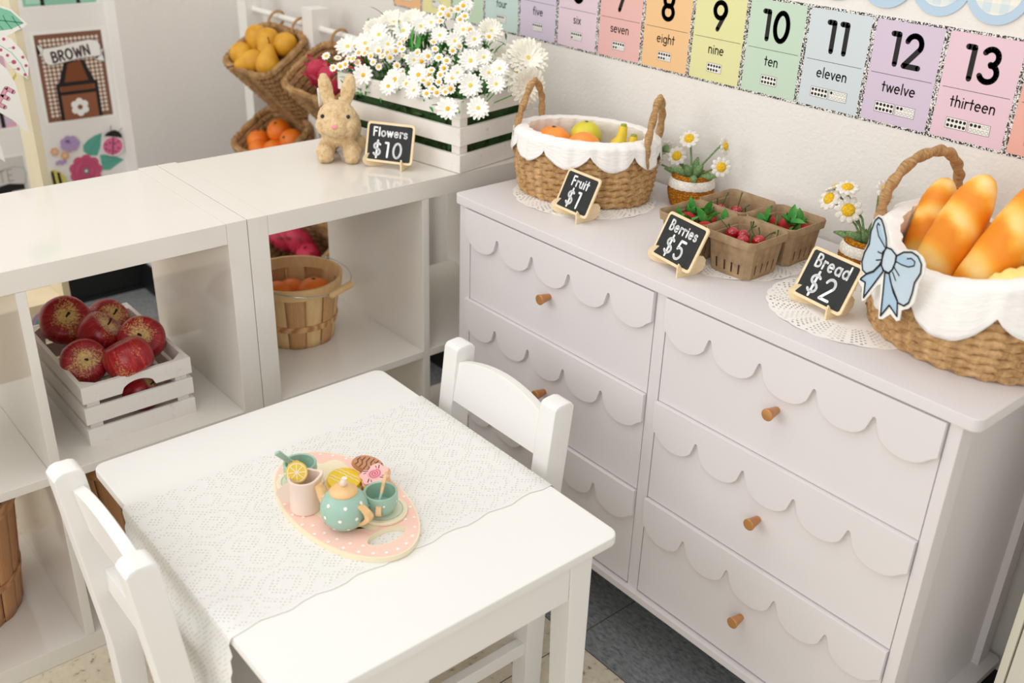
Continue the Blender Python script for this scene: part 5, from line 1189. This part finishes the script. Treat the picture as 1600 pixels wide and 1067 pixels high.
# ================================================================== white stand with hanging wicker baskets
M_['standwhite'] = noisy('white_painted_stand', (236, 234, 228), (241, 239, 234), 5, .5)
def stand():
    t = thing('basket_stand', 'white wooden rod stand holding wicker fruit baskets behind the shelving', 'stand', (0, 0, 0))
    for x in (-1.335, -.948, -.56):
        for y in (.672, ): MB().box(x-.027, x+.027, y, y+.055, 0, .945, .002).build('post', 'standwhite', t)
    for z in (.892, .652, .412):
        for x0, x1 in ((-1.308, -.975), (-.921, -.587)): b = MB(); b.tube([(x0, .7, z), (x1, .7, z)], .0085, 14); b.build('rod', 'standwhite', t)
stand()
WT = radians(35); WROT = Matrix.Rotation(WT, 4, 'X')
def wicker(label, x, z, y=.708):
    t = thing('wicker_basket', label, 'basket', (x, 0, 0), 0, 'wicker baskets on the white stand')
    t.matrix_world = Matrix.Translation((x, y, z-.164)) @ WROT
    D = .19; rows = 11; b = MB(); N = 120
    def se(a, A, B): c, s = cos(a), sin(a); return (A*abs(c)**.45*(1 if c > 0 else -1), B*abs(s)**.45*(1 if s > 0 else -1))
    for k in range(rows):
        f = (k+.5)/rows; A = .098+.040*f; B = .058+.030*f; r = D/rows*.62*(1.0 if k < rows-1 else .95)
        b.tube([(*se(2*pi*i/N, A, B), D*f) for i in range(N)], r, 7, True, lambda u, v: 1+.20*sin(u*2*pi*36+k*pi+.6*v)+.06*sin(u*2*pi*110+v), us=1)
    b.build('woven_wall', 'wicker_dark', t, None, weld=0)
    b = MB(); b.lathe([(0, .006), (.5, .006), (1, .006), (1, .012), (0, .012)], 40, sx=.1, sy=.06); b.build('woven_base', 'wicker_dark', t)
    for lx in (-.075, .06):
        b = MB(); b.tube([(lx, .106+.027*cos(a), D-.002+.020*sin(a)) for a in [2*pi*i/20 for i in range(20)]], .0040, 8, True); b.build('hanging_loop', 'rope', t, None)
    return t
wicker('wicker basket of golden pears hanging at the top left of the stand', -1.075, .835)
wicker('wicker basket of crimson fruit hanging behind the plush rabbit', -.735, .835)
wicker('wicker basket of oranges hanging below the pear basket', -1.075, .595)
wicker('low wicker basket of crimson fruit seen through the shelving', -.80, .365, .625)
def WP(x, z, l): return (Matrix.Translation((x, .708 if z > .4 else .625, z-.164)) @ WROT) @ Vector(l)
def pear0():
    b = MB(); pr = [(0, -.036), (.012, -.035), (.027, -.026), (.0345, -.010), (.033, .006), (.025, .022), (.0175, .036), (.0145, .046), (.009, .053), (0, .0545)]
    b.lathe(pr, 24); o = sub(b.build('pear', 'pear', None, None)); b = MB(); b.tube([(0, 0, .053), (.002, 0, .062), (.006, .001, .071)], .0018, 6); b.build('stalk', 'stem', o); return o
PR = pear0()
for k, (lx, ly, lz, d, l) in enumerate(((-.085, .030, .185, (.2, -.3, -.9), 'pear at the back left of the wicker basket'), (-.010, .028, .190, (.25, -.5, -.75), 'pear in the middle of the wicker basket, stalk pointing down'), (.070, .036, .185, (-.8, -.2, -.4), 'pear at the back right of the wicker basket'), (-.082, -.036, .180, (.9, -.2, -.2), 'pear at the front left of the wicker basket'), (-.005, -.044, .178, (-.5, -.8, -.2), 'pear at the front middle of the wicker basket'), (.072, -.036, .180, (-.1, .2, .9), 'pear at the front right of the wicker basket'))):
    p = WP(-1.075, .835, (lx, ly, lz))
    if k == 0: PR.location = p; PR.rotation_euler = aim(d); tag(PR, l, 'pear', 'pears in the wicker basket')
    else: dup(PR, p, aim(d), l)
for k, (lx, ly, lz, l) in enumerate(((-.08, -.02, .150, 'leftmost orange in the hanging wicker basket'), (-.012, .03, .165, 'big orange in the middle of the hanging wicker basket'), (.070, .02, .160, 'rightmost orange in the hanging wicker basket'), (.028, -.03, .150, 'orange at the front right of the hanging wicker basket'), (-.035, -.048, .150, 'orange at the front left of the hanging wicker basket'))):
    p = WP(-1.075, .595, (lx, ly, lz))
    if k == 0: WO = fruit_ball('orange', .036, 'orange', l, 'orange', p, 'oranges in the wicker basket')
    else: dup(WO, p, (.5*k, .3, 0), l)
def dragon0():
    b = MB(); b.lathe([(0, -.05), (.015, -.047), (.030, -.032), (.036, -.008), (.034, .018), (.024, .040), (.010, .052), (0, .054)], 22); o = sub(b.build('dragon_fruit', 'dragon', None, None))
    b = MB()
    for k in range(16): a = k*2.4; z = -.034+.005*k; r = .034*sqrt(max(.1, 1-(z/.056)**2)); leaf_mesh(b, (r*cos(a), r*sin(a), z), (cos(a), sin(a), 1.2), .022, .011, (0, 0, 1), -.25)
    b.build('scale_leaves', 'dragonleaf', o, None); return o
M_['dragonleaf'] = noisy('crimson_scale_leaf', (188, 40, 76), (206, 110, 116), 50, .5); DR = dragon0(); n = 0
for x, z, ps, nm in ((-.735, .835, ((-.05, .0, .165), (.04, -.02, .17), (.06, .04, .16)), 'behind the plush rabbit'), (-.80, .365, ((-.078, .0, .165), (-.02, .01, .165), (.04, -.01, .155)), 'seen through the shelving')):
    for k, l in enumerate(ps):
        p = WP(x, z, l); lb = '%s crimson fruit in the wicker basket %s' % (('left', 'middle', 'right')[k], nm)
        if n == 0: DR.location = p; DR.rotation_euler = aim((.4, -.6, .5)); tag(DR, lb, 'fruit', 'crimson fruit in wicker baskets')
        else: dup(DR, p, aim((random.uniform(-1, 1), -.5, random.uniform(-.3, .8))), lb)
        n += 1

# ================================================================== flowers in the crate
BIG=[(0.364,0.036,0.193,0.0237),(0.269,-0.007,0.154,0.0201),(0.179,-0.002,0.159,0.0212),(0.185,-0.016,0.146,0.0175),(0.128,0.014,0.174,0.0212),(0.092,0.107,0.257,0.0182),(0.05,0.094,0.246,0.0171),(0.14,0.089,0.241,0.0175),(0.026,0.057,0.212,0.0219),(-0.034,0.043,0.2,0.0168),(-0.052,0.054,0.209,0.0168),(-0.011,0.017,0.176,0.0219),(-0.066,0.028,0.186,0.0175),(0.006,-0.029,0.135,0.0201),(-0.061,-0.016,0.146,0.0201),(0.042,0.022,0.18,0.0164),(0.321,0.049,0.205,0.0219),(0.3,0.069,0.223,0.0226),(0.134,0.048,0.204,0.0153),(0.165,0.038,0.195,0.0153),(0.095,0.085,0.237,0.0164),(0.115,-0.013,0.15,0.0164),(0.121,0.151,0.297,0.0117),(0.241,0.084,0.237,0.0201),(0.205,0.099,0.25,0.0182),(0.259,0.055,0.211,0.0182),(0.184,0.109,0.259,0.0164),(0.001,0.067,0.221,0.0164),(0.038,0.032,0.19,0.0146),(0.154,-0.002,0.159,0.0146),(0.279,0.044,0.2,0.0164)]
GER=[(-0.026,0.124,0.192,0.043),(-0.034,0.15,0.216,0.041),(0.035,0.115,0.264,0.0255),(0.297,0.098,0.249,0.031),(0.244,0.108,0.258,0.0292),(0.332,0.079,0.232,0.0274),(0.013,0.144,0.206,0.034),(-0.062,0.118,0.172,0.036)]
SMALL=[(0.357,-0.009,0.153),(0.34,-0.004,0.158),(0.33,0.002,0.163),(0.399,0.009,0.169),(0.277,0.027,0.185),(0.259,0.017,0.176),(0.316,0.028,0.186),(0.245,0.031,0.189),(0.222,0.045,0.201),(0.298,0.029,0.187),(0.319,0.015,0.175),(0.266,0.039,0.196),(0.224,0.031,0.189),(0.124,0.062,0.217),(0.13,0.048,0.204),(0.078,0.047,0.203),(0.099,0.026,0.184),(0.063,0.009,0.169),(0.12,-0.007,0.155),(0.085,0.002,0.163),(0.04,-0.0,0.16),(0.074,-0.014,0.148),(0.032,-0.004,0.157),(0.148,0.134,0.282),(0.126,0.147,0.293),(0.105,0.129,0.277),(0.157,0.112,0.262),(0.134,0.139,0.286),(0.14,0.074,0.227),(0.138,0.037,0.194),(0.138,-0.006,0.155),(0.07,0.021,0.18),(0.072,0.033,0.191),(0.024,0.002,0.163),(0.051,-0.009,0.153),(0.103,0.006,0.166),(0.066,-0.005,0.157),(0.101,0.049,0.205),(0.079,0.066,0.22),(0.173,0.135,0.282),(0.364,0.011,0.17),(0.331,0.014,0.173),(0.299,0.038,0.195),(0.207,0.051,0.206),(0.24,0.039,0.196),(0.177,0.038,0.195),(0.162,0.05,0.206),(0.169,0.125,0.273),(0.148,0.126,0.274),(0.112,0.122,0.27)]
M_['petal'] = (lambda t: (t.color((250, 248, 242)), t.set(.7, spec=.2))[-1])(NT('white_silk_petal'))
M_['petalcream'] = flat('ivory_silk_petal', (248, 245, 232), .7); M_['pollen'] = noisy('yellow_flower_centre', (226, 166, 18), (244, 198, 40), 300, .8); M_['pollenlight'] = noisy('pale_yellow_centre', (218, 196, 60), (236, 220, 110), 300, .8)
def petal_ring(b, n, r, w, cup, jit=.06, off=0, z=0, tip=.15):
    for k in range(n):
        a = 2*pi*k/n+off+random.uniform(-jit, jit); L = r*random.uniform(.92, 1.06); c = cup*random.uniform(.7, 1.3)
        def fn(u, v):
            x = (u-.5)*w*(sin(pi*min(1, .16+.80*v))**.6); y = L*(.14+.86*v)*(1-.0*abs(u-.5)); zz = z+c*r*v*v-tip*r*max(0, v-.6)+abs(u-.5)*w*.25-(.06*r if abs(u-.5) > .4 and v > .9 else 0)
            return (y*cos(a)-x*sin(a), y*sin(a)+x*cos(a), zz)
        b.grid(fn, 2, 4)
def flower0(name, rings, cr, cmat, pm, cat):
    b = MB()
    for r in rings: petal_ring(b, *r)
    o = b.build(name, pm, None, None, weld=0)
    b = MB(); b.lathe([(0, cr*.45), (cr*.5, cr*.42), (cr*.85, cr*.25), (cr, 0), (cr*.9, -cr*.1)], 14); b.build('flower_centre', cmat, o, None)
    b = MB(); b.tube([(0, 0, -.001), (.001, 0, -.03), (.004, 0, -.065)], [.0022, .0012, .0012], 6); b.build('stem', 'leaf', o, None); return o
DA = [flower0('daisy', [(13, .0225, .0095, .10), (11, .020, .009, .25, .1, .2, .0006)], .0056, 'pollen', 'petal', 'daisy'), flower0('daisy', [(15, .0225, .0085, .05), (13, .019, .008, .3, .1, .3, .0008)], .0054, 'pollenlight', 'petal', 'daisy')]
GE = flower0('gerbera', [(22, .040, .0125, .10, .05), (20, .036, .012, .28, .06, .15, .001), (16, .026, .010, .45, .06, .1, .002)], .007, 'pollenlight', 'petalcream', 'gerbera')
SM = flower0('chamomile', [(10, .0092, .0052, .12, .05)], .0042, 'pollen', 'petal', 'chamomile')
def out_dir(u, v, z, wild=.25): d = Vector((.62+random.uniform(-wild, wild)-.9*(u-.12), -.55+random.uniform(-wild, wild)*.9, .52+random.uniform(-wild, wild))); return d.normalized()
used = set(); BL = []
def put(proto, u, v, z, s, label, group, d=None, cat='flower'):
    p = FCM @ Vector((-u, v, z)); d = d or out_dir(u, v, z); o = proto
    if id(proto) in used: o = dup(proto, p, aim(d, random.uniform(0, 6)), label, s)
    else: used.add(id(proto)); o.location = p; o.rotation_euler = aim(d, 1); o.scale = (s, s, s)
    tag(o, label, cat, group); return o
hang = {13: 'daisy hanging over the corner of the flower crate, left of the edge', 14: 'daisy hanging over the right side slats of the flower crate', 1: 'daisy with an orange yellow centre above the plush rabbit', 2: 'daisy with long petals over the front crate slat', 3: 'low daisy tilted over the front crate slat', 4: 'daisy with a deep yellow centre in the middle of the crate front', 11: 'round daisy at the top of the crate corner', 22: 'topmost daisy of the flower crate, against the number cards'}
for i, (u, v, z, r) in enumerate(BIG):
    put(DA[0] if i in (1, 2, 3, 4, 13, 15) else DA[1], u, v, z, r/.0195, hang.get(i, 'white daisy with a yellow centre among the crate flowers'), 'daisies in the crate', None, 'daisy')
GN = ['big white gerbera at the right end of the crate', 'big pale gerbera behind the right end flowers', 'half hidden pale gerbera near the wall cards', 'white gerbera at the top left of the crate', 'white gerbera at the top of the left flowers', 'white gerbera at the left end behind the rabbit ears', 'pale gerbera between the right daisies', 'lowest white gerbera drooping by the rope handle']
for i, (u, v, z, r) in enumerate(GER):
    d = Vector((.45, -.35, .75)) if i in (3, 4, 5) else (Vector((.75, -.25, .55)) if i != 7 else Vector((.85, -.2, .1))); put(GE, u, v+.012, z-.004, r/.037, GN[i], 'gerberas in the crate', d, 'gerbera')
for i, (u, v, z) in enumerate(SMALL):
    put(SM, u, v-.004, z+.003, random.uniform(.9, 1.15), 'small chamomile flower head between the crate daisies', 'chamomile heads in the crate', out_dir(u, v, z, .4), 'chamomile')
for k in range(30):
    u, s = random.uniform(.02, .37), random.uniform(.0, .9); v = -.008+.14*s; z = .152+.125*s+.0; put(SM, u, v, z+random.uniform(-.004, .004), random.uniform(.75, 1.1), 'small chamomile flower head between the crate daisies', 'chamomile heads in the crate', out_dir(u, v, z, .5), 'chamomile')
def foliage():
    b = MB(); rnd = random.Random(3)
    for k in range(900):
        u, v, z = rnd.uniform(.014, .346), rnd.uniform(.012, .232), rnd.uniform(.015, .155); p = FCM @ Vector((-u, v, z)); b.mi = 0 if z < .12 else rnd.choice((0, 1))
        d = Vector((rnd.uniform(-1, 1), rnd.uniform(-1, 1), rnd.uniform(-.3, 1))); pe = p+d.normalized()*.03; q = FCM.inverted() @ pe
        if not (.012 < -q.x < .348 and .012 < q.y < .232): d = Vector((rnd.uniform(-.3, .3), rnd.uniform(-.3, .3), 1))
        leaf_mesh(b, p, d, rnd.uniform(.016, .032), rnd.uniform(.005, .012), (rnd.uniform(-1, 1), rnd.uniform(-1, 1), .5), .2, 3)
    for k in range(420):
        u, s = rnd.uniform(.01, .38), rnd.uniform(0, 1); v = .0+.15*s; z = .138+.125*s-rnd.uniform(.004, .03); b.mi = rnd.choice((1, 1, 0)); leaf_mesh(b, FCM @ Vector((-u, v, z)), out_dir(u, v, z, .9), rnd.uniform(.014, .030), rnd.uniform(.004, .009), (0, 0, 1), .3, 3)
    for k in range(22):   # longer strap leaves around the green gap near the middle
        u, v, z = .185+rnd.uniform(-.05, .05), .085+rnd.uniform(-.02, .04), .20; b.mi = 1; leaf_mesh(b, FCM @ Vector((-u, v, z)), (rnd.uniform(-.4, .6), rnd.uniform(-.6, .3), 1), rnd.uniform(.035, .06), rnd.uniform(.007, .013), (0, -1, 0), .25, 4)
    b.mi = 0; b.box(-.33, -.03, .03, .215, .012, .125, 0, FCM)  # hidden green block added to keep the crate interior dark
    for (u, v, z, *r) in BIG+GER:
        p = FCM @ Vector((-u, v+.006, z-.012)); b.mi = 1; b.tube([p, FCM @ Vector((-min(.33, max(.03, u*.9+.02)), .09, .11))], .0012, 5)
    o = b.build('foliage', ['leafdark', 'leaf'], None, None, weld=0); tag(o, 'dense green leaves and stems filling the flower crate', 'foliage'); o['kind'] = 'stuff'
foliage()
